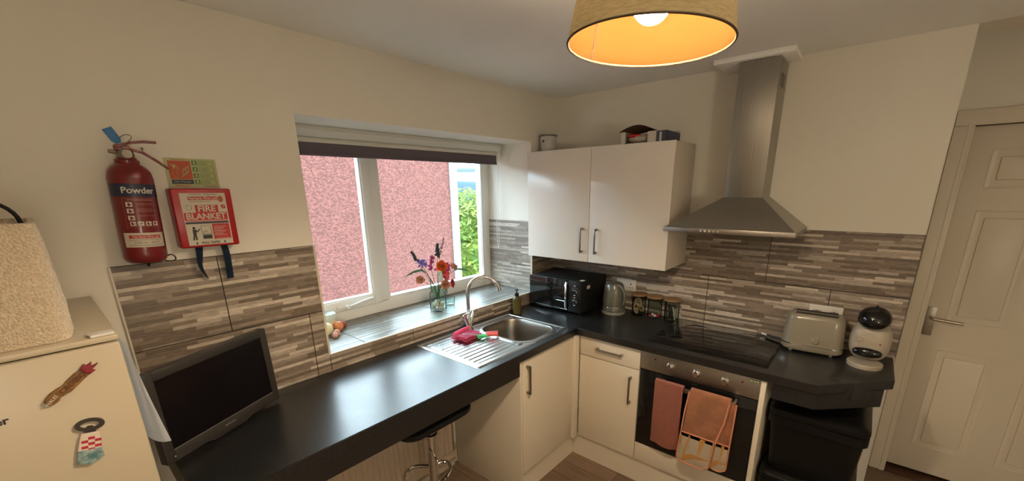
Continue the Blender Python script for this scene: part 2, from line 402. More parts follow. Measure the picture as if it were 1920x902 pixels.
        vs = []
        for v in me.vertices:
            x, y, z = v.co.x*sx, v.co.y, v.co.z
            vs.append(s.bm.verts.new(bend(x, y, z) if bend else o+xd*x+yd*y+nd*z))
        s.bm.verts.index_update(); fs = []
        for p in me.polygons:
            try: fs.append(s.bm.faces.new([vs[i] for i in p.vertices]))
            except ValueError: pass
        s._fin(fs); bpy.data.meshes.remove(me); return vs
    def xf(s, vs, M_):
        for v in set(vs): v.co = M_ @ v.co
    def obj(s, name, mats, parent=None, smooth=True, world=False, label=None, angle=35):
        me = bpy.data.meshes.new(name); s.bm.to_mesh(me); s.bm.free()
        if not isinstance(mats, (list, tuple)): mats = [mats]
        for m in mats: me.materials.append(m)
        if smooth:
            for p in me.polygons: p.use_smooth = True
            me.set_sharp_from_angle(angle=math.radians(angle))
        o = bpy.data.objects.new(name, me); COL.objects.link(o)
        if parent:
            if world: me.transform(W[parent.name].inverted())
            o.parent = parent; W[o.name] = W[parent.name]
        else: W[o.name] = Matrix.Identity(4)
        if label: o['label'] = label
        return o
W = {}
def thing(name, label, cat, loc=(0, 0, 0), rot=(0, 0, 0), group=None):
    o = bpy.data.objects.new(name, None); COL.objects.link(o); o.empty_display_size = .05
    o.location = loc; o.rotation_euler = rot
    W[o.name] = Matrix.LocRotScale(Vector(loc), __import__('mathutils').Euler(rot), None)
    o['label'] = label; o['category'] = cat
    if group: o['group'] = group
    return o
def tag(o, label, cat, group=None):
    o['label'] = label; o['category'] = cat
    if group: o['group'] = group
    return o
def struct(o): o['kind'] = 'structure'; return o
def box1(name, m, parent, x0, x1, y0, y1, z0, z1, b=0, world=True, label=None):
    k = MB(); k.box(x0, x1, y0, y1, z0, z1, b); return k.obj(name, m, parent, world=world, label=label)
def dup(root, loc, label=None, group=None):
    r = root.copy(); COL.objects.link(r); r.location = loc; W[r.name] = Matrix.Translation(loc)
    if label: r['label'] = label
    if group: r['group'] = group
    for ch in list(root.children):
        c = ch.copy(); COL.objects.link(c); c.parent = r; W[c.name] = W[r.name]
        for g in ch.children:
            d = g.copy(); COL.objects.link(d); d.parent = c
    return r

FZ = -.0186             # finished floor
H = 2.357               # ceiling
WT = .91                # worktop surface

# ------------------------------------------------------------------ room shell
XL, YB = -4.3, -4.2
k = MB(); k.box(XL-.2, 1.6, YB-.2, .55, FZ-.15, FZ); struct(k.obj('floor', FLOOR))
k = MB(); k.box(XL-.2, .0, YB-.2, .0, H, H+.12); struct(k.obj('ceiling', CEIL))
k = MB(); k.box(.0, .75, YB, -2.05, 2.68, 2.78); struct(k.obj('ceiling_recess', CEIL))
# window wall (left in the picture), with the opening
WX0, WX1, WZ0, WZ1, WD = -1.838, -.290, .990, 2.053, .43
k = MB()
k.box(XL, WX0, 0, .5, FZ, H+.1); k.box(WX1, .2, 0, .5, FZ, H+.1)
k.box(WX0, WX1, 0, .5, FZ, WZ0); k.box(WX0, WX1, 0, .5, WZ1, H+.1)
wl = struct(k.obj('wall_left', WALL, smooth=False))
# plaster lining of the reveal
k = MB(); e = .0015
k.box(WX0, WX0+e, .001, WD, WZ0, WZ1); k.box(WX1-e, WX1, .001, WD, WZ0, WZ1); k.box(WX0, WX1, .001, WD, WZ1-e, WZ1)
k.obj('reveal_lining', REVEAL, wl, smooth=False)
# hob wall (back)
k = MB(); k.box(0, .18, -2.07, .0, FZ, H+.5); wb = struct(k.obj('wall_back', WALL, smooth=False))
k = MB(); k.box(.55, .72, YB, -2.0, FZ, 2.8); k.box(.18, .6, -2.07, -1.95, FZ, 2.8)
# door opening cut: rebuild the recess wall around the door
k.bm.free(); k = MB()
DY0, DY1, DZ = -2.180, -2.965, 2.03
k.box(.57, .72, DY0, -2.0, FZ, 2.8); k.box(.57, .72, YB, DY1, FZ, 2.8); k.box(.57, .72, DY1, DY0, DZ, 2.8); k.box(.18, .72, -2.07, -1.97, FZ, 2.8)
k.box(.76, .80, YB, -2.0, FZ-.1, 2.8); k.box(.70, .78, -2.0, -1.95, FZ-.1, 2.8); struct(k.obj('wall_right', WALL, smooth=False))  # last boxes: unseen backing behind the door, added to stop light leaks
k = MB(); k.box(0, .6, -3.35, -3.45, FZ, 2.8); k.box(-.0, .18, YB, -3.35, FZ, 2.8); k.box(0.0, .18, -3.45, -2.07, H, 2.8)
struct(k.obj('wall_return', WALL, smooth=False))
k = MB(); k.box(XL-.2, XL, YB-.2, .5, FZ, H+.1); struct(k.obj('wall_rear', WALL, smooth=False))
k = MB(); k.box(XL, .7, YB-.2, YB, FZ, 2.8); struct(k.obj('wall_front', WALL, smooth=False))
# batten on the ceiling above the chimney hood
k = MB(); k.box(-.215, 0, -1.480, -1.125, 2.331, H, .006); struct(k.obj('trim_1', CEIL))
# skirtings
k = MB(); k.prism([(-.02, FZ), (0, FZ), (0, FZ+.19), (-.012, FZ+.19), (-.02, FZ+.175)], 'y', -2.085, -1.63)
struct(k.obj('baseboard_back', TRIMW))
k = MB(); k.box(XL, -1.14, -.018, 0, FZ, FZ+.12, .004); struct(k.obj('baseboard_left', TRIMW))

# ------------------------------------------------------------------ tiling
def tiles(name, rects, plane, m, parent, mt=.008, gap=.0036):
    g = MB(); t = MB()
    for a0, a1, b0, b1 in rects:
        for q, d0, d1, ins in ((g, 0, mt*.6, 0), (t, 0, mt, gap/2)):
            A0, A1, B0, B1 = a0+ins, a1-ins, b0+ins, b1-ins
            if plane == 'window': q.box(A0, A1, -d1, -d0-.0001, B0, B1)
            elif plane == 'hob': q.box(-d1, -d0-.0001, A0, A1, B0, B1)
            elif plane == 'sill': q.box(A0, A1, B0, B1, .990, .990+d1)
            elif plane == 'reveal': q.box(WX1-d1, WX1-.0016, A0, A1, B0, B1)
    g.obj('grout', GROUT, parent, smooth=False)
    return t.obj(name, m, parent, smooth=False)
T0, T1, T2 = WT+.001, 1.215, 1.515
tiles('wall_tiles', [
    (-2.491, -2.2, T1, T2), (-2.2, WX0, T1, T2), (-2.491, -1.903, T0, T1), (-1.903, WX0, T0, T1),
    (WX0, -1.368, T0, .997), (-1.368, -.77, T0, .997), (-.77, WX1, T0, .997), (WX1, 0, T0, T1), (WX1, 0, T1, T2)], 'window', TILE_XZ, wl)
tiles('wall_tiles', [(-.26, -.008, T1, T2), (-.866, -.26, T1, T2), (-1.466, -.866, T1, T2), (-2.07, -1.466, T1, T2),
    (-.564, -.008, T0, T1), (-1.164, -.564, T0, T1), (-1.768, -1.164, T0, T1), (-2.07, -1.768, T0, T1)], 'hob', TILE_YZ, wb)
tiles('sill_tiles', [(WX0, -1.649, -.008, .33), (-1.649, -1.06, -.008, .33), (-1.06, -.46, -.008, .33), (-.46, WX1, -.008, .33),
    (WX0, -1.352, .33, WD), (-1.352, -.76, .33, WD), (-.76, WX1, .33, WD)], 'sill', TILE_XY, wl)
tiles('reveal_tiles', [(0.0, WD, .998, 1.19), (0.0, WD, 1.19, T2)], 'reveal', TILE_RV, wl)
k = MB()                       # plastic edge trims
k.box(WX0-.006, WX0+.003, -.010, 0, .996, T2); k.box(WX0-.006, WX1+.003, -.012, .002, .994, .9995)
k.box(WX1-.009, WX1-.001, -.010, .004, .998, T2+.0); k.box(-2.495, -2.4895, -.010, 0, T0, T2)
k.obj('tile_edge_trim', EDGET, wl, smooth=False)

# ------------------------------------------------------------------ window
win = struct(bpy.data.objects.new('window_1', None)); COL.objects.link(win); W['window_1'] = Matrix.Identity(4)
WF = .42
def rect_frame(k, x0, x1, z0, z1, wl_, wr, wb_, wt_, y0, y1, b=.006):
    k.box(x0, x0+wl_, y0, y1, z0, z1, b); k.box(x1-wr, x1, y0, y1, z0, z1, b)
    k.box(x0+wl_-.002, x1-wr+.002, y0, y1, z0, z0+wb_, b); k.box(x0+wl_-.002, x1-wr+.002, y0, y1, z1-wt_, z1, b)
k = MB(); rect_frame(k, WX0, WX1, .998, WZ1, .06, .062, .078, .07, WF, WF+.07)
k.box(-1.286, -1.232, WF, WF+.07, 1.06, 1.99, .006)
k.obj('window_frame', UPVC, win)
k = MB(); rect_frame(k, -1.80, -1.284, 1.066, 2.0, .062, .060, .062, .062, WF-.018, WF+.05, .009)
rect_frame(k, -1.744, -1.340, 1.122, 1.944, .012, .012, .012, .012, WF-.010, WF+.03, .003)
sash = k.obj('window_sash', UPVC, win)
k = MB(); rect_frame(k, -1.236, -.350, 1.070, 1.99, .018, .018, .018, .018, WF+.004, WF+.06, .004); k.obj('glazing_bead', UPVC, win)
k = MB(); k.box(-1.735, -1.35, WF+.018, WF+.022, 1.13, 1.94); k.obj('window_pane', GLASSW, win)
k = MB(); k.box(-1.225, -.36, WF+.028, WF+.032, 1.08, 1.985); k.obj('window_pane', GLASSW, win)
k = MB(); k.box(-1.590, -1.515, WF-.030, WF-.016, 1.082, 1.104, .005)
k.tube([(-1.525, WF-.034, 1.092), (-1.50, WF-.044, 1.095), (-1.46, WF-.052, 1.108), (-1.41, WF-.054, 1.115), (-1.375, WF-.054, 1.117)], .0075, smooth=1)
k.cyl((-1.53, WF-.03, 1.092), (-1.53, WF-.045, 1.092), .011)
k.obj('window_handle', UPVC, win)

# ------------------------------------------------------------------ roller blind
bl = thing('roller_blind', 'dark plum roller blind wound up in its white cassette above the window', 'blind', (-1.06, .31, 1.9))
k = MB(); k.prism([(.25, 2.050), (.36, 2.050), (.36, 2.0), (.262, 2.0), (.25, 2.012), (.243, 2.030)], 'x', -1.832, -.325, .003); k.obj('cassette', BLINDW, bl, world=True)
k = MB(); k.cyl((-1.82, .305, 1.985), (-.34, .305, 1.985), .026, n=24); k.obj('roller', BLINDW, bl, world=True)
k = MB(); k.box(-1.815, -.345, .2785, .2805, 1.918, 1.975, 0); k.obj('blind_fabric', ROOFB, bl, world=True)
k = MB(); k.box(-1.817, -.343, .274, .285, 1.913, 1.926, .003); k.obj('bottom_bar', ROOFB, bl, world=True)
k = MB(); k.box(-.338, -.322, .262, .345, 1.945, 2.050, .003); k.cyl((-.345, .30, 1.985), (-.318, .30, 1.985), .021); k.obj('bracket', UPVC, bl, world=True)
k = MB()
for yy in (.283, .315):
    k.tube([(-.327, yy, 1.98), (-.327, yy*.5+.1495, 1.33)], .0018, 6)
k.ball((-.327, .299, 1.315), (.004, .004, .012), 6); k.obj('pull_chain', UPVC, bl, world=True)

# ------------------------------------------------------------------ outside
k = MB(); k.box(-12, 1.865, 3.40, 3.7, -3.2, 2.34); nb = tag(k.obj('neighbouring_wall', PINKR, smooth=False), 'pink pebble-dashed wall of the building outside the window', 'wall')
dp = tag(box1('corner_board', WHB, None, 1.867, 1.995, 3.36, 3.5, -3.2, 2.62, .006, world=False), 'white vertical board at the end of the pink outside wall', 'board')
k = MB(); k.box(-60, 150, .8, 170, -3.3, -3.2); g_ = k.obj('ground', GRASS, smooth=False); struct(g_)
def blob(c, r, n, leaf, name, m, mt, label, cat, seed=1):
    R_ = random.Random(seed); k = MB()
    k.ball(c, [q*.86 for q in r], 14)
    for v in list(k.bm.verts): v.co += (v.co-Vector(c)).normalized()*.25*noise.noise(v.co*1.3)
    for _ in range(n):
        a = R_.uniform(0, 2*PI); z = R_.uniform(-.4, 1); q = math.sqrt(max(0, 1-z*z)); s_ = R_.uniform(.84, 1.06)
        p = Vector((c[0]+r[0]*q*math.cos(a)*s_, c[1]+r[1]*q*math.sin(a)*s_, c[2]+r[2]*z*s_))
        d = Vector((R_.uniform(-1, 1), R_.uniform(-1, 1), R_.uniform(-1, 1))).normalized(); e_ = d.orthogonal().normalized()
        l = leaf*R_.uniform(.6, 1.4)
        vs = [k.bm.verts.new(p+w) for w in (-d*l, e_*l*.35, d*l, -e_*l*.35)]; k._fin([k.bm.faces.new(vs)])
    return tag(k.obj(name, m, smooth=False), label, cat)
blob((6.1, 7.6, -.9), (1.5, 1.6, 2.55), 9000, .10, 'hedge', LEAF, None, 'bright green leafy hedge outside the right window pane', 'hedge', 3)
blob((10.3, 8.9, -1.5), (2.0, 1.8, 2.6), 5000, .12, 'hedge', LEAF, None, 'lower green bush behind the tall hedge outside the window', 'hedge', 4)
k = MB()
def hillf(u, v):
    x = -20+200*u; y = 110+50*v
    return (x, y, -3+ (9.2+1.2*noise.noise(Vector((u*5, v*2, 1)))-2.2*u)*math.sin(PI*min(v*1.0+.02, 1)))
k.grid(hillf, 50, 12); tag(k.obj('hill_range', HILL), 'hazy blue-green hills on the horizon outside the window', 'hill')
k = MB(); k.box(-20, 180, 55, 108, -2.6, -2.2); tag(k.obj('water', SEA, smooth=False), 'pale strip of water below the distant hills', 'water')
blob((24, 24, -2.4), (5, 3, 3.2), 4000, .3, 'tree', TREE, None, 'dark green tree in the distance beyond the hedge', 'tree', 5)

# ------------------------------------------------------------------ worktops
wt1 = thing('worktop', 'long charcoal worktop running under the window with a deep front apron', 'worktop', (-1.6, -.3, .87))
A = -.588; Bx = -.586
HX0, HX1, HY0, HY1 = -1.02, -.64, -.525, -.10     # sink cut-out
k = MB(); z0, z1 = .868, WT
yb = -.0085
k.box(-2.490, HX0, A, yb, z0, z1); k.box(HX0, HX1, A, HY0, z0, z1); k.box(HX0, HX1, HY1, yb, z0, z1); k.box(HX1, -.009, A, yb, z0, z1)
k.box(-2.492, Bx, A-.003, A, z0, z1-.002)
k.obj('worktop_slab', WORK, wt1, smooth=False, world=True)
k = MB(); k.box(-2.490, -1.130, A, A+.018, .787, .868, .001); k.box(-2.490, -2.472, A+.018, yb, .787, .868); k.obj('apron', WORK, wt1, smooth=False, world=True)
wt2 = thing('worktop', 'charcoal worktop under the hob with a clipped corner by the door', 'worktop', (-.3, -1.3, .87))
k = MB(); YE = -2.064
k.prism([(Bx, A-.0005), (-.009, A-.0005), (-.009, YE), (-.325, YE), (Bx, -1.81)], 'z', z0, z1, .0018, 2)
k.obj('worktop_slab', WORK, wt2, smooth=False, world=True)
k = MB(); k.prism([(-.572, -1.645), (-.572, -1.812), (-.36, -2.035), (-.345, -2.022), (-.553, -1.803), (-.553, -1.645)], 'z', .787, .868, .001)
k.box(-.36, -.02, -2.035, -2.018, .787, .868); k.obj('apron', WORK, wt2, smooth=False, world=True)

# ------------------------------------------------------------------ handles
def bar_handle(k, p0, p1, out, w=.010, post=.03):
    p0, p1, out = Vector(p0), Vector(p1), Vector(out).normalized(); d = (p1-p0).normalized(); sd = d.cross(out)
    M_ = Matrix((( *d, 0), (*sd, 0), (*out, 0), (0, 0, 0, 1))).transposed(); M_.translation = p0
    L_ = (p1-p0).length
    vs = k.box(0, L_, -w/2, w/2, post-.010, post, .002)
    vs += k.box(0, .014, -w*.7, w*.7, 0, post-.004, .002); vs += k.box(L_-.014, L_, -w*.7, w*.7, 0, post-.004, .002)
    k.xf(vs, M_)
def handle(p0, p1, out, parent, m=None):
    k = MB(); bar_handle(k, p0, p1, out); return k.obj('handle', m or HANDLE, parent, world=True, label='brushed nickel bar handle')

# ------------------------------------------------------------------ base units
PT = .140   # plinth top
bc = thing('base_cabinet', 'cream base cabinet with one door beneath the sink', 'cabinet', (-.85, -.3, FZ))
k = MB(); k.box(-1.094, -.62, -.552, -.03, PT, .735); k.box(-1.094, -.62, -.552, -.534, .735, .866); k.box(-1.094, -.62, -.05, -.03, .735, .866); k.obj('cabinet_body', CARC, bc, smooth=False, world=True)
box1('side_panel', PANEL, bc, -1.110, -1.094, -.573, -.012, FZ, .866, .001)
d_ = box1('door', PANEL, bc, -1.090, -.604, -.573, -.553, .152, .860, .0025); handle((-1.055, -.573, .655), (-1.055, -.573, .822), (0, -1, 0), d_)
k = MB(); k.box(-1.094, -.533, -.548, -.533, FZ, PT); k.obj('plinth', PANEL, bc, smooth=False, world=True)
dc = thing('base_cabinet', 'cream base cabinet with a top drawer over a door left of the oven', 'cabinet', (-.3, -.8, FZ))
box1('cabinet_body', CARC, dc, -.536, -.02, -.993, -.60, PT, .866)
box1('corner_post', PANEL, dc, -.603, -.556, -.596, -.5535, PT, .862, .001)
d_ = box1('drawer', PANEL, dc, -.556, -.536, -.996, -.599, .735, .860, .0025); handle((-.556, -.722, .800), (-.556, -.893, .800), (-1, 0, 0), d_, STEEL)
d_ = box1('door', PANEL, dc, -.556, -.536, -.996, -.599, .152, .730, .0025); handle((-.556, -.950, .512), (-.556, -.950, .683), (-1, 0, 0), d_)
k = MB(); k.box(-.533, -.518, -1.598, -.5485, FZ, PT); k.obj('plinth', PANEL, dc, smooth=False, world=True)
ov = thing('oven', 'built-in oven with steel control panel and black glass door under the hob', 'oven', (-.3, -1.3, .15))
box1('oven_body', BLKM, ov, -.535, -.05, -1.596, -1.002, .275, .866)
box1('filler_panel', PANEL, ov, -.556, -.536, -1.598, -1.0, .152, .268, .002)
ff = box1('control_panel', STEEL, ov, -.558, -.535, -1.5985, -1.0005, .752, .862, .002, label='brushed steel control panel')
for i, yk in enumerate((-1.168, -1.306, -1.444)):
    k = MB(); vs = k.lathe([(0, 0), (.021, 0), (.019, .004), (.015, .006), (.0145, .024), (.013, .028), (0, .028)], n=28)
    k.xf(vs, Matrix.Translation((-.558, yk, .808)) @ Matrix.Rotation(-PI/2, 4, 'Y')); k.obj('knob', CHROME, ov, world=True, label='silver knob')
LRD = mat('lamp_red_dark', (.10, .01, .01), .2)
for yk in (-1.085, -1.520):
    k = MB(); k.cyl((-.558, yk, .826), (-.5595, yk, .826), .005, n=14); k.obj('indicator_lamp', LRD, ff, world=True)
k = MB(); k.box(-.5595, -.558, -1.592, -1.552, .838, .852); k.mi = 1
for q, yy in enumerate((-1.558, -1.572, -1.585)):
    k.box(-.5600, -.5594, yy-.0045, yy+.0045, .841, .849, .0)
k.obj('eco_sticker', [GREENINK, WHINK], ff, smooth=False, world=True)
gd = box1('oven_door', BLKG, ov, -.557, -.535, -1.596, -1.003, .272, .748, .003, label='black glass oven door')
k = MB(); k.box(-.617, -.605, -1.516, -1.132, .706, .730, .002)
for yy in (-1.142, -1.506): k.box(-.606, -.555, yy-.008, yy+.008, .708, .728, .002)
k.obj('door_rail', HANDLE, gd, world=True)
ep = tag(box1('end_panel', PANEL, None, -.572, -.02, -1.622, -1.6, FZ, .866, .001, world=False), 'thin cream end panel standing right of the oven', 'panel')
hb = thing('hob', 'flush black ceramic glass hob set in the worktop', 'hob', (-.27, -1.31, WT))
box1('glass_plate', BLKG, hb, -.525, -.035, -1.607, -1.0175, WT+.0003, WT+.0045, .0015)
k = MB(); k.box(-.5275, -.0325, -1.6095, -1.015, WT+.0001, WT+.0012); k.obj('edge_seal', BLKM, hb, smooth=False, world=True)
ZG = mat('zone_grey', (.03, .03, .03), .3)
for cx, cy, r in ((-.40, -1.17, .09), (-.40, -1.46, .07), (-.16, -1.17, .07), (-.16, -1.46, .09)):
    k = MB(); k.tube([(cx+r*math.cos(a*PI/24), cy+r*math.sin(a*PI/24), WT+.0046) for a in range(48)], .0004, 4, closed=True)
    k.obj('cooking_zone_ring', ZG, hb, world=True)

# ------------------------------------------------------------------ sink
sk = thing('sink', 'stainless steel inset sink with ribbed drainer under the window', 'sink', (-1.0, -.3, WT))
SX0, SX1, SY0, SY1 = -1.386, -.6165, -.543, -.0486
BX0, BX1, BY0, BY1, BR = -.995, -.665, -.508, -.125, .095
def sd_rr(x, y, x0, x1, y0, y1, r):
    cx, cy = (x0+x1)/2, (y0+y1)/2; qx = abs(x-cx)-(x1-x0)/2+r; qy = abs(y-cy)-(y1-y0)/2+r
    return math.hypot(max(qx, 0), max(qy, 0))+min(max(qx, qy), 0)-r
def sstep(a, b, x): t_ = min(1, max(0, (x-a)/(b-a))); return t_*t_*(3-2*t_)
def sink_z(x, y):
    d = sd_rr(x, y, BX0, BX1, BY0, BY1, BR); e_ = sd_rr(x, y, SX0, SX1, SY0, SY1, .012)
    z = WT+.0012+.0035*sstep(0, -.012, e_)
    z -= .0035*sstep(-.016, -.024, e_)*(1 if d > .03 else 0)*(1-sstep(.035, .03, d))
    z -= .004*math.exp(-((d-.028)/.006)**2) if d > 0 else 0
    if d < .0: z -= .150*sstep(0, -.045, d)+.012*sstep(-.04, -.16, d)
    if x < BX0-.03:
        w_ = sstep(SX0+.03, SX0+.05, x)*(1-sstep(BX0-.06, BX0-.04, x))*sstep(SY0+.04, SY0+.055, y)*(1-sstep(SY1-.06, SY1-.045, y))
        z += w_*.0032*max(0, math.sin((y-SY0)*2*PI/.036))**.6 if math.sin((y-SY0)*2*PI/.036) > 0 else 0
    return z
NX, NY = 250, 200
xs = [SX0+(SX1-SX0)*i/NX for i in range(NX+1)]; ys = [SY0+(SY1-SY0)*j/NY for j in range(NY+1)]
kd, kb = MB(), MB(); vd, vb = {}, {}
for i in range(NX):
    for j in range(NY):
        ins = sd_rr((xs[i]+xs[i+1])/2, (ys[j]+ys[j+1])/2, BX0, BX1, BY0, BY1, BR) < .004
        kk, vv = (kb, vb) if ins else (kd, vd); q = []
        for a, b_ in ((i, j), (i+1, j), (i+1, j+1), (i, j+1)):
            if (a, b_) not in vv: vv[(a, b_)] = kk.bm.verts.new((xs[a], ys[b_], sink_z(xs[a], ys[b_])))
            q.append(vv[(a, b_)])
        kk.bm.faces.new(q)
for (x0_, y0_), (x1_, y1_) in (((SX0, SY0), (SX1, SY0)), ((SX1, SY0), (SX1, SY1)), ((SX1, SY1), (SX0, SY1)), ((SX0, SY1), (SX0, SY0))):
    q = [kd.bm.verts.new(p) for p in ((x0_, y0_, WT+.0002), (x1_, y1_, WT+.0002), (x1_, y1_, WT+.0012), (x0_, y0_, WT+.0012))]; kd.bm.faces.new(q)
kd.obj('drainer', INOX, sk, world=True, angle=60); basin = kb.obj('basin', BASIN, sk, world=True, angle=60)
k = MB(); k.lathe([(0, .004), (.012, .005), (.02, .001), (.038, .002), (.042, .0), (.0, -.002)], (-.83, -.315, WT-.158), n=32); k.obj('waste_strainer', CHROME, sk, world=True)
k = MB(); k.lathe([(0, .003), (.014, .0035), (.018, 0), (0, -.001)], (-1.012, -.487, WT+.002), n=24)
k.box(-1.026, -.998, -.4885, -.4855, WT+.004, WT+.0065, .001); k.box(-1.0135, -1.0105, -.501, -.473, WT+.004, WT+.0065, .001); k.obj('overflow_knob', HANDLE, sk, world=True)
# tap
TX, TY = -1.030, -.100
tp = thing('tap', 'chrome swan-neck mixer tap at the back of the sink', 'tap', (TX, TY, WT+.005))
k = MB(); k.lathe([(0, 0), (.027, 0), (.027, .005), (.022, .012), (.016, .03), (.0135, .10), (.013, .118), (0, .118)], (TX, TY, WT+.004), 28); k.obj('tap_body', CHROME, tp, world=True)
dx, dy = math.cos(math.radians(-45)), math.sin(math.radians(-45)); pts = [(TX, TY, WT+.11), (TX, TY, 1.10), (TX, TY, 1.140)]
for i in range(0, 19):
    a = PI-(i/18)*PI*.93; pts.append((TX+dx*(.095+.095*math.cos(a)), TY+dy*(.095+.095*math.cos(a)), 1.150+.093*math.sin(a)))
k = MB(); k.tube(pts, .0105, 16); k.tube([Vector(pts[-1])-Vector((0, 0, .0)), Vector(pts[-1])+Vector((dx*.004, dy*.004, -.012))], .0125, 16); k.obj('spout', CHROME, tp, world=True)
for s_ in (-1, 1):
    ex, ey = -s_*dy, s_*dx            # levers left and right of the spout plane
    ex, ey = s_*.72, s_*.25
    k = MB(); p0 = Vector((TX, TY, WT+.022)); p1 = p0+Vector((ex*.062, ey*.03-.004, .082)); k.tube([p0, p1], [.012, .0115], 14)
    p2 = p1+Vector((ex*.006, -.006, .010)); p3 = p2+Vector((-ex*.036, -.020, .012))
    k.ball(p1, .0125, 8); k.tube([p1, p2, p3], [.0095, .0055], 12); k.obj('lever_handle', CHROME, tp, world=True)

# ------------------------------------------------------------------ things by the sink
cl = thing('dishcloth', 'folded bright pink dishcloth lying on the drainer', 'cloth', (-1.13, -.19, WT+.006), (0, 0, .12))
k = MB()
for i, (w, d, z, r) in enumerate(((.15, .12, 0, 0), (.145, .11, .009, .08), (.135, .10, .018, -.06))):
    def f(u, v, w=w, d=d, z=z, i=i): return ((u-.5)*w+.004*noise.noise(Vector((u*4, v*4, i))), (v-.5)*d+.004*noise.noise(Vector((u*5, v*3, i+9))), z+.007+.004*noise.noise(Vector((u*5, v*5, i*3))))
    vs = k.grid(f, 18, 14, .006)
k.tube([(-.06, .045, .030), (.01, .050, .034), (.075, .050, .032)], .010, 12, smooth=1)
k.obj('folded_cloth', CLOTHP, cl)
br = thing('dish_brush', 'clear dish brush with green bristles and coral soap handle on the drainer', 'brush', (-1.10, -.245, WT+.010), (0, 0, -.62))
k = MB(); k.tube([(-.085, .01, .022), (-.02, 0, .018), (.03, 0, .014)], .006, 10, smooth=1); k.obj('clear_stem', CLEARP, br)
k = MB()
R_ = random.Random(5)
for i in range(170):
    a = R_.uniform(-.5, .5); x = R_.uniform(0, .055); y = R_.uniform(-.014, .014)
    k.tube([(x, y, .012), (x+.012*a, y-.016-R_.uniform(0, .012), R_.uniform(.0, .016))], .0013, 4)
k.box(.0, .055, -.015, .015, .009, .017, .003); k.obj('bristles', GREENPL, br, smooth=False)
k = MB(); k.tube([(.05, 0, .014), (.06, 0, .015), (.10, -.004, .016), (.118, -.006, .015)], .015, 16, smooth=2); k.obj('brush_handle', PINKPL, br)
sp_ = thing('soap_bottle', 'amber glass soap bottle with black pump beside the sink', 'bottle', (-.578, -.098, WT))
k = MB(); k.lathe([(0, 0), (.029, 0), (.031, .004), (.031, .098), (.029, .108), (.020, .119), (.012, .124), (.012, .130), (0, .130)], n=32); k.obj('bottle', AMBER, sp_)
k = MB(); k.lathe([(0, .128), (.0145, .128), (.0145, .145), (.008, .149), (.0045, .150), (.0045, .163), (.010, .164), (.010, .171), (0, .172)], n=20)
k.tube([(0, 0, .168), (-.02, -.018, .167), (-.026, -.024, .163)], .0042, 8); k.obj('pump', BLKM, sp_)

# ------------------------------------------------------------------ vase with artificial flowers and shells
VX, VY, VZ = -1.040, .172, .9985
vs_ = thing('glass_jar_vase', 'clear glass jar vase holding artificial flowers on the sill', 'vase', (VX, VY, VZ))
k = MB(); k.lathe([(0, .001), (.048, .001), (.052, .006), (.052, .105), (.046, .118), (.041, .124), (.041, .142), (.043, .146), (.0405, .146), (.0385, .142), (.0385, .125), (.0435, .117), (.0495, .104), (.0495, .008), (0, .006)], n=40)
k.obj('glass_body', GLASSV, vs_)
gc = thing('glass_tumbler', 'small clear glass tealight cup beside the flower jar', 'glass', (-.925, .19, .9985))
k = MB(); k.lathe([(0, .001), (.024, .001), (.028, .006), (.033, .055), (.031, .055), (.026, .008), (0, .006)], n=32); k.obj('glass_body', GLASSV, gc)
for i in range(9):
    R_ = random.Random(20+i); a = i*2.3; r = .0 if i == 8 else .027
    px, py = VX+r*math.cos(a), VY+r*math.sin(a); pz = VZ+.020+(.022 if i > 3 else 0)+(.018 if i == 8 else 0)
    k = MB(); k.ball((0, 0, 0), (.0175*R_.uniform(.85, 1.05), .014, .0125), 8)
    for v in k.bm.verts: v.co *= 1+.18*noise.noise(v.co*90+Vector((i, 0, 0)))
    o = k.obj('pebble', SHELL); o.location = (px, py, pz); o.rotation_euler = (R_.uniform(0, 3), R_.uniform(0, 3), 0); tag(o, 'pale pinkish pebble at the bottom of the flower jar', 'pebble', 'pebbles in the flower jar')
def stem(k, p, r=.0016, droop=.0):
    p = Vector(p); b = Vector((VX+rnd.uniform(-.012, .012), VY+rnd.uniform(-.012, .012), VZ+.035)); m_ = Vector((VX+(p.x-VX)*.16, VY+(p.y-VY)*.16, VZ+.15))
    k.tube([b, m_, m_*.45+p*.55+Vector((0, 0, droop)), p], r, 6, smooth=2)
def rose(k, p, R, nrm, n=16, seed=1, open_=.9):
    R_ = random.Random(seed); q = Vector(nrm).normalized().to_track_quat('Z', 'Y').to_matrix().to_4x4(); M_ = Matrix.Translation(p) @ q
    for i in range(n):
        t = i/(n-1); a = i*2.4; tilt = .15+open_*t; L_ = R*(.45+.62*t); w = R*(.55+.35*t)
        def f(u, v):
            x = (u-.5)*w*2*math.sin(PI*min(.92, .25+.6*v)); cup = .35*w*(2*(u-.5))**2
            h = v*L_; z = h*math.cos(tilt*v**.8)+.06*R*math.sin(9*u+i); y = h*math.sin(tilt*v**.8)-cup+R*.06+t*R*.08
            return Vector((x*math.cos(a)-y*math.sin(a), x*math.sin(a)+y*math.cos(a), z-R*.45))
        k.grid(lambda u, v: M_ @ f(u, v), 5, 5, .0008)
    return k
FG = 'artificial flowers in the jar'
view = Vector((-.55, -.75, .25))
def flower(name, p, R, m, label, seed, n=16, nrm=None, open_=.9):
    root = thing(name, label, 'flower', (VX, VY, VZ+.035), group=None)
    k = MB(); rose(k, Vector(p), R, nrm or view, n, seed, open_); k.obj('petals', m, root, world=True)
    k = MB(); stem(k, p); k.obj('stem', STEM, root, world=True); return root
flower('rose', (-1.170, .165, 1.220), .031, PEACH, 'peach rose hanging furthest left in the flower jar', 1, nrm=(-.6, -.5, .0))
flower('rose', (-1.022, .110, 1.170), .036, PEACH, 'peach rose at the front centre just above the jar mouth', 2, nrm=(-.3, -.8, .3))
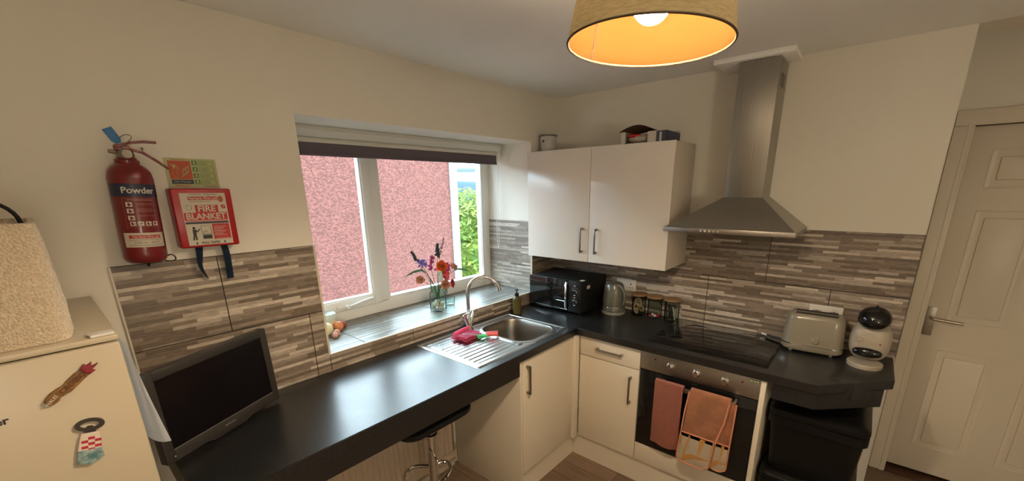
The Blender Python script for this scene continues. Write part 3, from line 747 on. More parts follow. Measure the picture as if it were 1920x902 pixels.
flower('rose', (-.893, .170, 1.262), .030, PEACH, 'peach rose at the upper right of the flower jar', 3, nrm=(.1, -.5, .7))
flower('poppy', (-1.010, .150, 1.283), .038, ORANGE, 'bright orange flower, topmost bloom of the bouquet', 4, nrm=(-.35, -.8, .4), open_=1.2)
flower('poppy', (-1.005, .140, 1.240), .020, ORANGE, 'small orange bloom right below the large orange flower', 5, 9, nrm=(0, -.8, .2))
flower('carnation', (-.911, .165, 1.152), .031, CRIM, 'crimson carnation leaning out low on the right of the jar', 6, 20, nrm=(.4, -.7, .1), open_=1.3)
def spray(name, pts, m, label, R=.006, n=26, spread=.020):
    root = thing(name, label, 'flower', (VX, VY, VZ+.035)); R_ = random.Random(len(label)); k = MB()
    a, b = Vector(pts[0]), Vector(pts[1])
    for i in range(n):
        t = i/n; p = a.lerp(b, t)+Vector((R_.uniform(-1, 1), R_.uniform(-1, 1), R_.uniform(-.6, .6)))*spread*(.35+.65*t)
        k.ball(p, (R, R, R*1.4), 5, rot=Vector((R_.uniform(-1, 1), R_.uniform(-1, 1), 1)).to_track_quat('Z', 'Y'))
    k.obj('blossom', m, root, world=True); k = MB(); stem(k, b); k.tube([b, a], .0014, 5); k.obj('stem', STEM, root, world=True); return root
spray('snapdragon', [(-1.064, .17, 1.350), (-1.085, .16, 1.262)], MAGEN, 'plum snapdragon spike left of the orange flower', .007, 30)
spray('snapdragon', [(-.945, .17, 1.290), (-.978, .16, 1.222)], MAGEN, 'plum blossom spray right of the orange flower', .008, 34)
spray('snapdragon', [(-.985, .15, 1.238), (-.965, .15, 1.205)], CRIM, 'crimson blossom cluster below the orange flower', .009, 24, .022)
spray('dried_grass_plume', [(-1.011, .18, 1.415), (-1.013, .18, 1.340)], GREYC, 'dark grey dried grass plume rising at the top centre', .006, 44, .012)
spray('dried_grass_plume', [(-1.210, .17, 1.392), (-1.180, .17, 1.340)], GREYC, 'dark grey dried plume pointing up at the far left', .006, 34, .009)
spray('dried_sprig', [(-.955, .18, 1.452), (-.995, .18, 1.345)], STRAW, 'thin brown dried sprig, tallest stem on the right', .0032, 34, .012)
root = thing('cornflower', 'violet-blue cornflower at the upper left of the bouquet', 'flower', (VX, VY, VZ+.035)); k = MB(); R_ = random.Random(11)
for i in range(40):
    d = Vector((R_.uniform(-1, 1), R_.uniform(-1, .3), R_.uniform(-.5, 1))).normalized(); c = Vector((-1.148, .165, 1.313)); k.tube([c, c+d*.026, c+d*.034], [.0018, .0034], 5)
k.obj('petals', PURP, root, world=True); k = MB(); stem(k, (-1.148, .165, 1.310)); k.obj('stem', STEM, root, world=True)
def leaf(pts, w, label, name='leaf_spray'):
    P = [Vector(p) for p in pts]; root = thing(name, label, 'leaf', (VX, VY, VZ+.035)); k = MB()
    def f(u, v):
        n_ = len(P)-1; t = min(u*n_, n_-1e-6); i = int(t); p = P[i].lerp(P[i+1], t-i); ww = w*math.sin(PI*min(.98, max(.03, u)))**.7
        return p+Vector((.2, 0, 1)).normalized()*ww*(v-.5)*2+Vector((0, -.3*ww*(1-(2*v-1)**2), 0))
    k.grid(f, 18, 4, .0006); k.obj('blade', LEAFD, root, world=True); k = MB(); stem(k, P[-1]); k.obj('stem', STEM, root, world=True)
leaf([(-1.275, .17, 1.252), (-1.21, .17, 1.272), (-1.152, .17, 1.275), (-1.11, .17, 1.250)], .008, 'long narrow green leaf stretching left of the bouquet')
leaf([(-.755, .17, 1.203), (-.81, .17, 1.225), (-.862, .17, 1.238), (-.92, .17, 1.225)], .006, 'long narrow green leaf stretching right of the bouquet')
leaf([(-1.092, .14, 1.120), (-1.112, .14, 1.165), (-1.107, .15, 1.212)], .014, 'broad green leaf drooping over the left of the jar rim')
leaf([(-1.006, .12, 1.095), (-1.005, .12, 1.125), (-1.020, .14, 1.150)], .015, 'broad green leaf drooping over the front of the jar rim')
leaf([(-.945, .16, 1.136), (-.968, .16, 1.138), (-.992, .16, 1.130)], .007, 'short green leaf beside the low crimson carnation')
k = MB(); k.box(-1.064, -1.040, .112, .116, 1.198, 1.258, .0015); tag(k.obj('flower_tag', TAGM), 'mint green tag tied among the flowers', 'tag')

# candle and little ornaments at the left end of the sill
cn = thing('candle', 'frosted pillar candle at the left end of the sill', 'candle', (-1.672, .355, .9985))
k = MB(); k.lathe([(0, 0), (.046, 0), (.047, .004), (.047, .055), (0, .055)], n=32); k.obj('wax_body', WAX, cn)
k = MB(); k.lathe([(0, .055), (.048, .055), (.049, .06), (.0485, .088), (.045, .093), (.030, .089), (0, .088)], n=32); k.cyl((0, 0, .088), (.001, 0, .099), .0012, n=6); k.obj('frosted_top', WAXT, cn)
for nm, p, r, m, lb in (('ornament_ball', (-1.648, .285), .028, FRO, 'orange ball ornament in front of the candle'), ('ornament_ball', (-1.603, .318), .020, FRR, 'rust coloured ball ornament right of the candle'),
        ('ornament_ball', (-1.725, .262), .036, FRC, 'pale yellow ball ornament left of the candle'), ('ornament_ball', (-1.692, .215), .018, FRP, 'small pink ball ornament in front of the orange one'),
        ('ornament_ball', (-1.715, .190), .016, FRP, 'smallest pink ball ornament nearest the sill edge')):
    k = MB(); k.ball((0, 0, 0), r, 12)
    for v in k.bm.verts: v.co *= 1+.05*noise.noise(v.co*60)
    o = k.obj(nm, m); o.location = (p[0], p[1], .9985+r*.97); tag(o, lb, 'ornament', 'ball ornaments on the sill')

# ------------------------------------------------------------------ wall cabinet
U0, U1, U2, UD, UZ0, UZ1 = -.006, -.503, -1.013, -.336, 1.277, 1.981
wc = thing('wall_cabinet', 'glossy white double-door wall cabinet above the microwave', 'cabinet', (-.15, -.5, UZ0))
k = MB(); k.box(-.316, -.010, U2+.001, U0, UZ0+.002, UZ1-.002, .001); k.obj('cabinet_body', CARC, wc, world=True)
d_ = box1('door', GLOSSW, wc, UD, -.317, U1+.0015, U0, UZ0, UZ1, .0025); handle((UD, -.455, 1.337), (UD, -.455, 1.497), (-1, 0, 0), d_)
d_ = box1('door', GLOSSW, wc, UD, -.317, U2, U1-.0015, UZ0, UZ1, .0025); handle((UD, -.560, 1.337), (UD, -.560, 1.495), (-1, 0, 0), d_)
can = thing('storage_tin', 'white tin with a dark grey lid on top of the cabinet', 'tin', (-.20, -.080, UZ1))
k = MB(); k.lathe([(0, 0), (.048, 0), (.052, .002), (.055, .102), (0, .102)], n=36); k.obj('tin_body', CANW, can)
k = MB(); k.lathe([(0, .102), (.062, .102), (.063, .106), (.062, .112), (0, .112)], n=36); k.obj('lid', CANL, can)
k = MB()
for i in range(6):
    vs = k.box(-.0565, -.0535, -.006, .006, 0, .012); k.xf(vs, Matrix.Translation((0, 0, .065)));  break
k.obj('printed_mark', BLKINK, can)
bx = thing('cardboard_box', 'open cardboard box with bulging flap on top of the wall cabinet', 'box', (-.2, -.8, UZ1))
k = MB(); y0, y1, zt = -.945, -.680, .072
k.box(-.30, -.10, y0, y1, .0, .002); k.box(-.302, -.300, y1-.026, y1, 0, zt-.006); k.box(-.302, -.300, y0, y0+.105, 0, zt-.012)
k.box(-.30, -.10, y1-.002, y1, 0, zt); k.box(-.10, -.098, y0, y1, 0, zt)
o_ = k.obj('box_walls', CARDW, bx, smooth=False, world=False)
for v in o_.data.vertices: v.co += Vector((.2, .8, 0))
k = MB(); k.box(-.302, -.10, y0-.002, y0, 0, zt*.80); k.box(-.3035, -.302, y0, y0+.055, 0, zt-.016); k.mi = 1; k.box(-.3045, -.3035, y0+.024, y0+.036, .001, zt-.022)
o_ = k.obj('printed_side', [CARDB, CARDW], bx, smooth=False)
for v in o_.data.vertices: v.co += Vector((.2, .8, 0))
k = MB()
def flap(u, v):
    y = y1+.012+(y0-y1-.012)*u; return Vector((-.312+.215*v+.2, y+.8, zt-.004+.030*math.sin(PI*min(1, u*1.25))*(1-v*.5)-.022*max(0, u-.45)))
k.grid(flap, 20, 6, .0015); k.obj('lid_flap', CARDI, bx)
k = MB(); k.ball((.0, .0, 0), (.07, .085, .028), 14)
for v in k.bm.verts: v.co *= 1+.14*noise.noise(v.co*40)
k.xf(list(k.bm.verts), Matrix.Translation((-.02, .020, .030))); k.mi = 1; k.ball((-.075, .055, .046), (.012, .045, .009), 8); k.obj('bag_inside', [BAGW, REDINK], bx)

# ------------------------------------------------------------------ cooker hood
hd = thing('cooker_hood', 'stainless steel pyramid chimney hood above the hob', 'cooker hood', (-.2, -1.31, 1.51))
hy0, hy1, hx, hz0, hz1 = -1.0057, -1.6178, -.398, 1.510, 1.534
k = MB(); k.box(hx, -.009, hy1, hy0, hz0, hz1, .0015); k.obj('rim', STEEL, hd, world=True)
k = MB(); cz = 1.684; cy0, cy1, cx = -1.243, -1.427, -.200
bt = [(hx+.004, hy0-.004), (-.002, hy0-.004), (-.002, hy1+.004), (hx+.004, hy1+.004)]; tpq = [(cx, cy0), (-.002, cy0), (-.002, cy1), (cx, cy1)]
a = [k.bm.verts.new((*p, hz1)) for p in bt]; b = [k.bm.verts.new((*p, cz)) for p in tpq]
for i in range(4): k.bm.faces.new((a[i], a[(i+1) % 4], b[(i+1) % 4], b[i]))
k.bm.faces.new(a); k.bm.faces.new(b); bmesh.ops.recalc_face_normals(k.bm, faces=k.bm.faces[:])
bmesh.ops.bevel(k.bm, geom=[e_ for e_ in k.bm.edges if e_.calc_length() > .1], offset=.002, segments=2, affect='EDGES'); k.obj('canopy', STEELV, hd, world=True)
k = MB(); k.box(cx+.002, -.002, cy1+.002, cy0-.002, cz-.002, 2.326, .0012); ch = k.obj('chimney', STEELV, hd, world=True)
k = MB()
for i in range(7): k.box(-.15, -.06, cy1+.0012, cy1+.003, 2.26-i*.009, 2.263-i*.009)
k.obj('vent_slot', BLKM, ch, smooth=False, world=True)
for i in range(5):
    k = MB(); y_ = -1.205-i*.021; k.cyl((hx, y_, 1.522), (hx-.006, y_, 1.522), .0058, n=16); k.obj('push_button', CHROME, hd, world=True)

# ------------------------------------------------------------------ microwave
mw = thing('microwave', 'black microwave with chrome handle in the worktop corner', 'microwave', (-.2, -.27, WT))
mx0, mx1, my0, my1, mz0, mz1 = -.352, -.035, -.482, -.045, WT+.016, 1.146
k = MB(); k.box(mx0, mx1, my0, my1, mz0, mz1, .005); k.obj('casing', BLKM, mw, world=True)
k = MB(); k.box(mx0-.018, mx0, -.378, my1-.0, mz0+.002, mz1-.002, .003); dr = k.obj('door', BLKG, mw, world=True)
k = MB(); k.box(mx0-.0192, mx0-.018, -.372, my1-.006, mz0+.012, mz0+.017); k.box(mx0-.0192, mx0-.018, -.36, -.255, mz0+.068, mz0+.072); k.obj('silver_line', CHROME, dr, smooth=False, world=True)
k = MB(); k.box(mx0-.018, mx0, my0, -.3795, mz0+.002, mz1-.002, .003); cp = k.obj('control_panel', BLKP, mw, world=True)
k = MB(); k.prism([(mx0-.018, mz0+.015), (mx0-.030, mz0+.03), (mx0-.036, (mz0+mz1)/2), (mx0-.030, mz1-.03), (mx0-.018, mz1-.015), (mx0-.018, mz1-.025), (mx0-.024, mz1-.035), (mx0-.028, (mz0+mz1)/2), (mx0-.024, mz0+.035), (mx0-.018, mz0+.025)], 'y', -.373, -.357, .001); k.obj('door_handle', CHROME, dr, world=True)
for zz in (1.068, .998):
    k = MB(); vs = k.lathe([(0, 0), (.022, 0), (.022, .006), (.018, .012), (.018, .006), (.0, .006)], n=32); k.xf(vs, Matrix.Translation((mx0-.018, -.432, zz)) @ Matrix.Rotation(-PI/2, 4, 'Y')); kn = k.obj('dial', CHROME, mw, world=True, label='silver ringed dial')
    k = MB(); vs = k.cyl((mx0-.018, -.432, zz), (mx0-.033, -.432, zz), .0165, .014, 28); k.obj('dial_centre', BLKP, kn, world=True)
k = MB(); k.box(mx0-.0186, mx0-.018, -.436, -.422, 1.112, 1.116); k.box(mx0-.0186, mx0-.018, -.436, -.422, 1.031, 1.034)
for i in range(9):
    a = math.radians(150-i*30)
    k.box(mx0-.0186, mx0-.018, -.432-.032*math.cos(a)-.0015, -.432-.032*math.cos(a)+.0015, 1.068+.032*math.sin(a)-.0015, 1.068+.032*math.sin(a)+.0015) if i < 7 else None
k.obj('panel_marks', WHINK, cp, smooth=False, world=True)
k = MB(); k.box(-.300, -.262, my0-.0008, my0, 1.085, 1.108); k.obj('side_sticker', LABELC, mw, smooth=False, world=True)
k = MB(); k.box(-.345, -.305, -.475, -.445, mz1, mz1+.0006); k.obj('top_sticker', LABELC, mw, smooth=False, world=True)
for sx_ in (-.33, -.06):
    for sy_ in (-.45, -.075):
        k = MB(); k.cyl((sx_, sy_, WT), (sx_, sy_, mz0+.002), .012, n=14); k.obj('foot', BLKM, mw, world=True)

# ------------------------------------------------------------------ kettle
kt = thing('kettle', 'sage grey jug kettle on its base beside the microwave', 'kettle', (-.150, -.608, WT))
k = MB(); k.lathe([(0, 0), (.078, 0), (.080, .004), (.079, .016), (.070, .020), (0, .020)], n=40); k.obj('power_base', KETB, kt)
k = MB(); k.lathe([(0, .021), (.076, .021), (.077, .03), (.0765, .05), (.0755, .053), (.0765, .056), (.076, .10), (.070, .16), (.063, .195), (.052, .210), (.030, .217), (0, .219)], n=44)
for v in k.bm.verts:
    if v.co.z > .15 and v.co.y > .02 and abs(v.co.x) < .03: v.co.y += (v.co.z-.15)*.25*(1-abs(v.co.x)/.03)
k.obj('jug', KETTLE, kt)
k = MB(); k.tube([(-.035, -.045, .205), (-.040, -.070, .200), (-.045, -.095, .17), (-.045, -.102, .13), (-.040, -.095, .085), (-.032, -.070, .060)], .0085, 12, smooth=2); k.obj('handle', KETTLE, kt)
k = MB(); k.tube([(.0775*math.cos(a*PI/24), .0775*math.sin(a*PI/24), .0535) for a in range(48)], .0014, 6, closed=True); k.box(-.078, -.070, -.045, -.033, .030, .040, .002); k.obj('chrome_band', CHROME, kt)

# ------------------------------------------------------------------ storage jars
def jar(y, x, label, h=.135, r=.045):
    t = thing('storage_jar', label, 'jar', (x, y, WT), group='glass storage jars with bamboo lids')
    k = MB(); k.lathe([(0, .001), (r-.006, .001), (r, .008), (r, h-.02), (r-.004, h-.008), (r-.004, h), (r-.0065, h), (r-.0065, h-.01), (r-.0025, h-.022), (r-.0025, .009), (0, .006)], n=36); k.obj('glass_body', GLASSJ, t)
    k = MB(); k.lathe([(0, h), (r+.007, h), (r+.009, h+.002), (r+.009, h+.010), (r+.007, h+.012), (0, h+.012)], n=40); k.obj('lid', BAMBOO, t); return t
jar(-.762, -.085, 'glass storage jar with biscuits, nearest the kettle'); jar(-.873, -.085, 'glass storage jar with a few red sweets, in the middle'); jar(-.985, -.085, 'glass storage jar of dark sachets, nearest the hob')
R_ = random.Random(3)
for i in range(6):
    k = MB(); k.tube([(.019*math.cos(a*PI/10), .019*math.sin(a*PI/10), 0) for a in range(20)], .005, 8, closed=True); o = k.obj('biscuit_ring', BISC)
    o.location = (-.085+(-.012, .01, -.002, .012, -.014, .006)[i], -.762+(.012, -.014, .014, -.004, -.008, .010)[i], WT+.030+.012*i); o.rotation_euler = (1.2+.1*i, .3*(i % 2), i*1.1); tag(o, 'round pale biscuit inside the jar nearest the kettle', 'biscuit', 'biscuits in the jar')
for i in range(5):
    k = MB(); k.ball((0, 0, 0), (.011, .009, .008), 8); o = k.obj('sweet', SWEET if i % 2 == 0 else WHT); o.location = (-.110+.02*(i % 3), -.852-.012*i, WT+.016+.004*(i % 2)); tag(o, 'small shiny %s sweet at the bottom of the middle jar' % ('red' if i % 2 == 0 else 'white'), 'sweet', 'red sweets in the jar' if i % 2 == 0 else 'white sweets in the jar')
for i in range(7):
    k = MB(); vs = k.box(-.0045, .0045, -.0015, .0015, 0, .085, .001); o = k.obj('sachet_stick', DARKS if i else WHT); o.location = (-.095+.008*(i % 3), -1.012+.0085*i, WT+.012); o.rotation_euler = (.12*(i-3)*.5, -.1+.05*(i % 3), i*.5); tag(o, 'dark stick sachet standing in the jar nearest the hob' if i else 'white stick sachet in the jar nearest the hob', 'sachet', 'dark sachets in the jar' if i else None)

# ------------------------------------------------------------------ sockets, toaster, coffee machine
def socket(y0, y1, z0, z1, label, plugs=()):
    t = thing('wall_socket', label, 'socket', (0, (y0+y1)/2, z0)); k = MB(); k.box(-.018, -.008, y1, y0, z0, z1, .003); pl = k.obj('faceplate', WHITEP, t, world=True)
    for c in ((y0+y1)/2-.036, (y0+y1)/2+.036):
        k = MB(); k.box(-.020, -.0175, c-.009, c+.009, z1-.026, z1-.010, .001); k.obj('rocker_switch', WHITEP, t, world=True)
        k = MB(); k.box(-.0186, -.018, c-.004, c+.004, z0+.045, z0+.055); k.box(-.0186, -.018, c-.014, c-.007, z0+.022, z0+.027); k.box(-.0186, -.018, c+.007, c+.014, z0+.022, z0+.027); k.obj('pin_holes', BLKM, pl, smooth=False, world=True)
    return t
socket(-.555, -.701, 1.043, 1.124, 'white double wall socket behind the kettle'); socket(-1.690, -1.836, 1.046, 1.129, 'white double wall socket behind the toaster')
for i, c in enumerate((-1.727, -1.799)):
    k = MB(); k.prism([(c-.027, 1.055), (c+.027, 1.055), (c+.027, 1.080), (c+.018, 1.100), (c-.018, 1.100), (c-.027, 1.080)], 'x', -.043, -.019, .004)
    k.tube([(-.034, c, 1.056), (-.034, c, 1.03), (-.026, c, .94), (-.024, c-.01, .916)], .0035, 8, smooth=2)
    tag(k.obj('power_plug', BLKP), ('black mains plug in the left half of the socket behind the toaster', 'black mains plug in the right half of the socket behind the toaster')[i], 'plug', 'black plugs')
ts = thing('toaster', 'cream two-slot toaster on the worktop right of the hob', 'toaster', (-.128, -1.735, WT), (0, 0, .06))
def rrect(w, d, r, n=6):
    p = []
    for cx_, cy_, a0 in ((w/2-r, d/2-r, 0), (-w/2+r, d/2-r, PI/2), (-w/2+r, -d/2+r, PI), (w/2-r, -d/2+r, 1.5*PI)):
        for i in range(n+1): a = a0+i*PI/2/n; p.append((cx_+r*math.cos(a), cy_+r*math.sin(a)))
    return p
def loft(k, secs):
    """secs: list of (w, d, r, z)"""
    rings = [[k.bm.verts.new((x, y, z)) for x, y in rrect(w, d, r)] for w, d, r, z in secs]; fs = []
    for a, b in zip(rings, rings[1:]):
        n = len(a)
        for i in range(n): fs.append(k.bm.faces.new((a[i], a[(i+1) % n], b[(i+1) % n], b[i])))
    fs += [k.bm.faces.new(rings[0][::-1]), k.bm.faces.new(rings[-1])]; bmesh.ops.recalc_face_normals(k.bm, faces=fs); k._fin(fs)
k = MB(); loft(k, [(.138, .246, .045, .010), (.150, .262, .050, .018), (.152, .264, .050, .040)]); k.obj('toaster_base', TOAST, ts)
k = MB(); loft(k, [(.1535, .2655, .050, .040), (.1535, .2655, .050, .046)]); k.obj('chrome_band', CHROME, ts)
k = MB(); loft(k, [(.148, .260, .050, .046), (.146, .256, .050, .10), (.138, .246, .048, .175), (.124, .232, .045, .193), (.110, .218, .040, .199)]); k.obj('toaster_body', TOAST, ts)
for xs_ in (-.028, .028):
    k = MB(); loft(k, [(.034, .190, .014, .1985), (.036, .194, .015, .2005)]); k.xf(list(k.bm.verts), Matrix.Translation((xs_, 0, 0))); k.mi = 1; n0 = len(k.bm.verts); vs = k.box(xs_-.014, xs_+.014, -.088, .088, .2003, .2012, 0)
    k.obj('bread_slot', [CHROME, BLKM], ts)
k = MB(); vs = k.lathe([(0, 0), (.017, 0), (.017, .004), (.012, .009), (.012, .014), (0, .015)], n=28); k.xf(vs, Matrix.Translation((-.0735, -.014, .075)) @ Matrix.Rotation(-PI/2, 4, 'Y')); k.obj('browning_dial', TOAST, ts)
k = MB()
for i in range(5): k.box(-.0735+.0008*i, -.070, -.026+.0, -.008, .104+.011*i, .1075+.011*i, .001)
k.obj('raised_mark', TOAST, ts)
for a_ in (-.085, .085):
    for b_ in (-.045, .045): k = MB(); k.cyl((b_, a_, 0), (b_, a_, .012), .008, n=12); k.obj('foot', WHITEP, ts)
k = MB(); k.tube([(-.03, -1.50, WT+.009), (-.045, -1.53, WT+.011), (-.07, -1.56, WT+.012), (-.075, -1.60, WT+.014), (-.055, -1.615, WT+.03)], .0045, 8, smooth=2)
tag(k.obj('power_cable', BLKP), 'black cable loop behind the left side of the toaster', 'cable')
k = MB(); k.cyl((-.040, -1.520, WT+.009), (-.030, -1.492, WT+.010), .006, n=10); tag(k.obj('cable_connector', WHT), 'small white connector lying behind the hob', 'connector')
cm = thing('coffee_machine', 'rounded cream pod coffee machine with glossy black head', 'coffee machine', (-.150, -1.958, WT), (0, 0, -.05))
k = MB(); k.lathe([(0, 0), (.066, 0), (.068, .004), (.068, .018), (.064, .022), (0, .022)], (-.055, .0, 0), 40); k.obj('drip_tray', COFW, cm)
k = MB(); k.ball((0, 0, 0), 1, 24)
for v in k.bm.verts:
    x, y, z = v.co; sg = lambda a, p: math.copysign(abs(a)**p, a)
    v.co = Vector((.072*sg(x, .75)-.012*(z < 0)*z+.008, .078*sg(y, .72)*(1-.22*max(0, z)**2), .100*sg(z, .72)+.112))
vsel = [v for v in k.bm.verts]
k.obj('body_shell', COFW, cm)
k = MB(); k.ball((-.052, 0, .066), (.026, .056, .026), 18)
for v in k.bm.verts: v.co.y = math.copysign(min(abs(v.co.y), .056), v.co.y)
k.obj('cup_recess', BLKG, cm)
k = MB(); k.ball((-.036, 0, .232), (.062, .068, .050), 24, rot=Vector((-.35, 0, 1)).to_track_quat('Z', 'Y')); hdx = k.obj('head', BLKG, cm, label='glossy black rounded head')
k = MB(); k.tube([(-.030+.050*math.cos(a*PI/24), .056*math.sin(a*PI/24), .206-.016*math.cos(a*PI/24)) for a in range(48)], .003, 6, closed=True); k.ball((-.030, 0, .285), (.006, .006, .007), 6); k.obj('head_ring', BLKP, cm)
k = MB()
for i in range(6): k.box(-.094+.0028*i, -.088+.002*i, -.004, .004, .222+.0075*i, .2245+.0075*i, .0005)
k.obj('level_marks', WHINK, hdx)
k = MB(); k.cyl((-.060, .036, .128), (-.069, .036, .128), .0095, n=18); k.obj('button', COFW, cm)
k = MB(); k.ball((-.066, -.040, .118), (.002, .003, .005), 6); k.obj('brand_dot', REDINK, cm)

# ------------------------------------------------------------------ towels on the oven rail
def drape(k, yA, yB, zf, zb, xf, xb, ztop, slant=0, th=.006, fold=.003, wav=3, seed=1):
    """cloth over the rail: front drop to zf, back drop to zb; returns nothing"""
    Lf, Lb = ztop-zf, ztop-zb; cx = (xf+xb)/2; r = abs(xf-xb)/2; tot = Lf+PI*r+Lb
    def f(u, v):
        s_ = u*tot; y = yA+(yB-yA)*v
        if s_ < Lf: z = zf+s_; x = xf; w = 1-s_/Lf; sl = slant*w
        elif s_ < Lf+PI*r: a = (s_-Lf)/r; x = cx-r*math.cos(a); z = ztop+r*math.sin(a); w = 0; sl = 0
        else: t_ = s_-Lf-PI*r; z = ztop-t_; x = xb; w = 0; sl = 0
        if x < cx: x -= .002+abs(fold*math.sin(v*PI*wav+seed)*w)+.006*w*math.sin(PI*v)
        return Vector((x, y+sl+.004*w*noise.noise(Vector((u*4, v, seed))), z+.006*w*math.sin(v*PI*2+seed)*(s_ < .02)))
    k.grid(f, 40, 16, -th)
tw = thing('tea_towel', 'rust red ribbed tea towel hanging on the left of the oven rail', 'towel', (-.61, -1.19, .73))
k = MB(); drape(k, -1.118, -1.268, .362, .46, -.624, -.597, .732, .0, .005, .004); k.obj('towel_cloth', TOWEL, tw, world=True)
gl = thing('oven_glove', 'peach double oven glove with cream and ochre pockets on the oven rail', 'oven glove', (-.61, -1.4, .73))
k = MB(); drape(k, -1.305, -1.495, .335, .50, -.628, -.597, .734, .030, .008, .002, 1, 2)
k.obj('quilted_band', GLOVE, gl, world=True)
def pocket(nm, yA, yB, zA, zB, x, sl, parent, seed):
    def P(u, v, dx_=0):
        w = 1-v; cut = .024*(1-(1-min(1, (v*(zB-zA))/.03))**2)**.5 if v*(zB-zA) < .03 else .024
        ins = .024-cut; y = yA+(yB-yA)*u; yc = (yA+yB)/2; y = yc+(y-yc)*(1-ins*2/abs(yB-yA))
        return Vector((x-.007-.008*math.sin(PI*u)*math.sin(PI*min(1, v+.15))-dx_, y+sl*(w*.42+.58), zA+(zB-zA)*v-.014*math.sin(PI*u)*(v > .9)*0))
    k = MB(); k.grid(lambda u, v: P(u, v), 16, 16, -.005); pk = k.obj(nm, GLOVEC, parent, world=True, label='cream pocket with ochre shapes')
    k = MB()
    shapes = [[(.15, .05), (.21, .05), (.31, .96), (.26, .96)], [(.62, .42), (.66, .42), (.76, .96), (.60, .96)], [(.23, .28), (.44, .40), (.96, .37), (.96, .33), (.62, .30), (.38, .17), (.24, .08)], [(.03, .55), (.08, .62), (.05, .90), (.03, .9)]]
    for sh in shapes:
        n_ = len(sh); c = (sum(p[0] for p in sh)/n_, sum(p[1] for p in sh)/n_); ring = []
        for i in range(n_):
            a, b = sh[i], sh[(i+1) % n_]
            for t_ in (0, .25, .5, .75): ring.append((a[0]+(b[0]-a[0])*t_, a[1]+(b[1]-a[1])*t_))
        cv = k.bm.verts.new(P(*c, .0012)); rv = [k.bm.verts.new(P(min(.97, max(.03, p[0])), min(.97, max(.03, p[1])), .0012)) for p in ring]; m2 = [k.bm.verts.new(P(min(.97, max(.03, (p[0]+c[0])/2)), min(.97, max(.03, (p[1]+c[1])/2)), .0012)) for p in ring]
        for i in range(len(rv)):
            j = (i+1) % len(rv); k.bm.faces.new((rv[i], rv[j], m2[j], m2[i])); k.bm.faces.new((m2[i], m2[j], cv))
    k.obj('ochre_print', GLOVEO, pk, smooth=False, world=True)
    k = MB(); edge = [P(0, v/10) for v in range(10, -1, -1)]+[P(u/10, 0) for u in range(1, 11)]+[P(1, v/10) for v in range(1, 11)]
    k.tube(edge, .0042, 8); k.tube([P(u/10, 1) for u in range(11)], .004, 8); k.obj('binding', GLOVET, pk, world=True)
pocket('front_pocket', -1.303, -1.467, .328, .505, -.642, .030, gl, 1)
k = MB()
def bp_(u, v): return Vector((-.618-.006*math.sin(PI*u), -1.440-.082*u+.010*(1-v), .352+.375*v))
k.grid(bp_, 10, 14, -.008); bk = k.obj('rear_glove', GLOVE, gl, world=True)
pocket('rear_pocket', -1.438, -1.522, .345, .500, -.628, .008, gl, 2)
k = MB(); k.tube([(-.640, -1.305, .735), (-.646, -1.293, .62), (-.650, -1.286, .50)], .0042, 8); k.tube([(-.640, -1.495, .735), (-.646, -1.482, .62), (-.650, -1.455, .50)], .0042, 8); k.tube([(-.628, -1.522, .73), (-.630, -1.520, .62), (-.632, -1.517, .49)], .004, 8); k.obj('side_binding', GLOVET, gl, world=True)

# ------------------------------------------------------------------ bins under the clipped corner
def crate(z0_, h, w0, label, lidh=.045):
    t = thing('storage_bin', label, 'bin', (-.27, -1.83, z0_), group=None)
    k = MB(); loft(k, [(.36, .31, .03, 0), (.38, .33, .035, .02), (.43, .36, .04, h-.05), (.46, .385, .045, h-.045), (.46, .385, .045, h-.005), (.44, .37, .04, h)]); k.obj('bin_body', BINP, t)
    k = MB(); loft(k, [(.455, .378, .04, h), (.465, .388, .045, h+.01), (.462, .385, .045, h+lidh*.7), (.43, .35, .04, h+lidh), (.38, .30, .04, h+lidh+.004)]); k.obj('lid', BINP, t)
    return t
crate(FZ, .33, 0, 'glossy black storage bin on the floor, lower of the two'); crate(FZ+.378, .315, 0, 'glossy black storage bin stacked on top under the worktop', .04)

# ------------------------------------------------------------------ bar stool and radiator
bs = thing('bar_stool', 'black bar stool with chrome post tucked under the worktop', 'stool', (-1.55, -.35, FZ))
k = MB(); loft(k, [(.32, .27, .06, .716), (.37, .31, .07, .722), (.40, .34, .08, .738), (.40, .34, .08, .758), (.38, .32, .08, .765)]); k.xf(list(k.bm.verts), Matrix.Translation((-.062, -.035, 0))); k.obj('seat', BLKM, bs)
k = MB(); k.cyl((0, 0, .012), (0, 0, .56), .026, n=24); k.cyl((0, 0, .56), (0, 0, .720), .022, n=24); k.lathe([(.022, .56), (.033, .56), (.033, .58), (.022, .585)], n=24); k.obj('post', CHROME, bs)
k = MB(); k.tube([(0, 0, .385), (-.05, .055, .398), (-.11, .072, .398), (-.17, .02, .398), (-.18, -.05, .398), (-.13, -.12, .398), (-.05, -.14, .398), (.034, -.101, .398), (.062, -.054, .398), (.05, -.01, .398), (0, 0, .385)], .009, 10, smooth=2); k.obj('footrest', CHROME, bs)
k = MB(); k.lathe([(0, 0), (.19, 0), (.19, .006), (.06, .016), (.03, .02), (0, .02)], n=48); k.obj('base_plate', CHROME, bs)
rd = thing('radiator', 'ribbed cream radiator on the wall under the worktop', 'radiator', (-1.65, -.08, .15))
k = MB()
n_ = 27
for i in range(n_):
    x0_ = -2.06+i*.0305; k.prism([(x0_, -.125), (x0_+.007, -.133), (x0_+.020, -.133), (x0_+.0275, -.125)], 'z', .20, .73)
k.box(-2.07, -1.225, -.125, -.105, .185, .745, .003); k.obj('front_panel', RAD, rd, world=True)
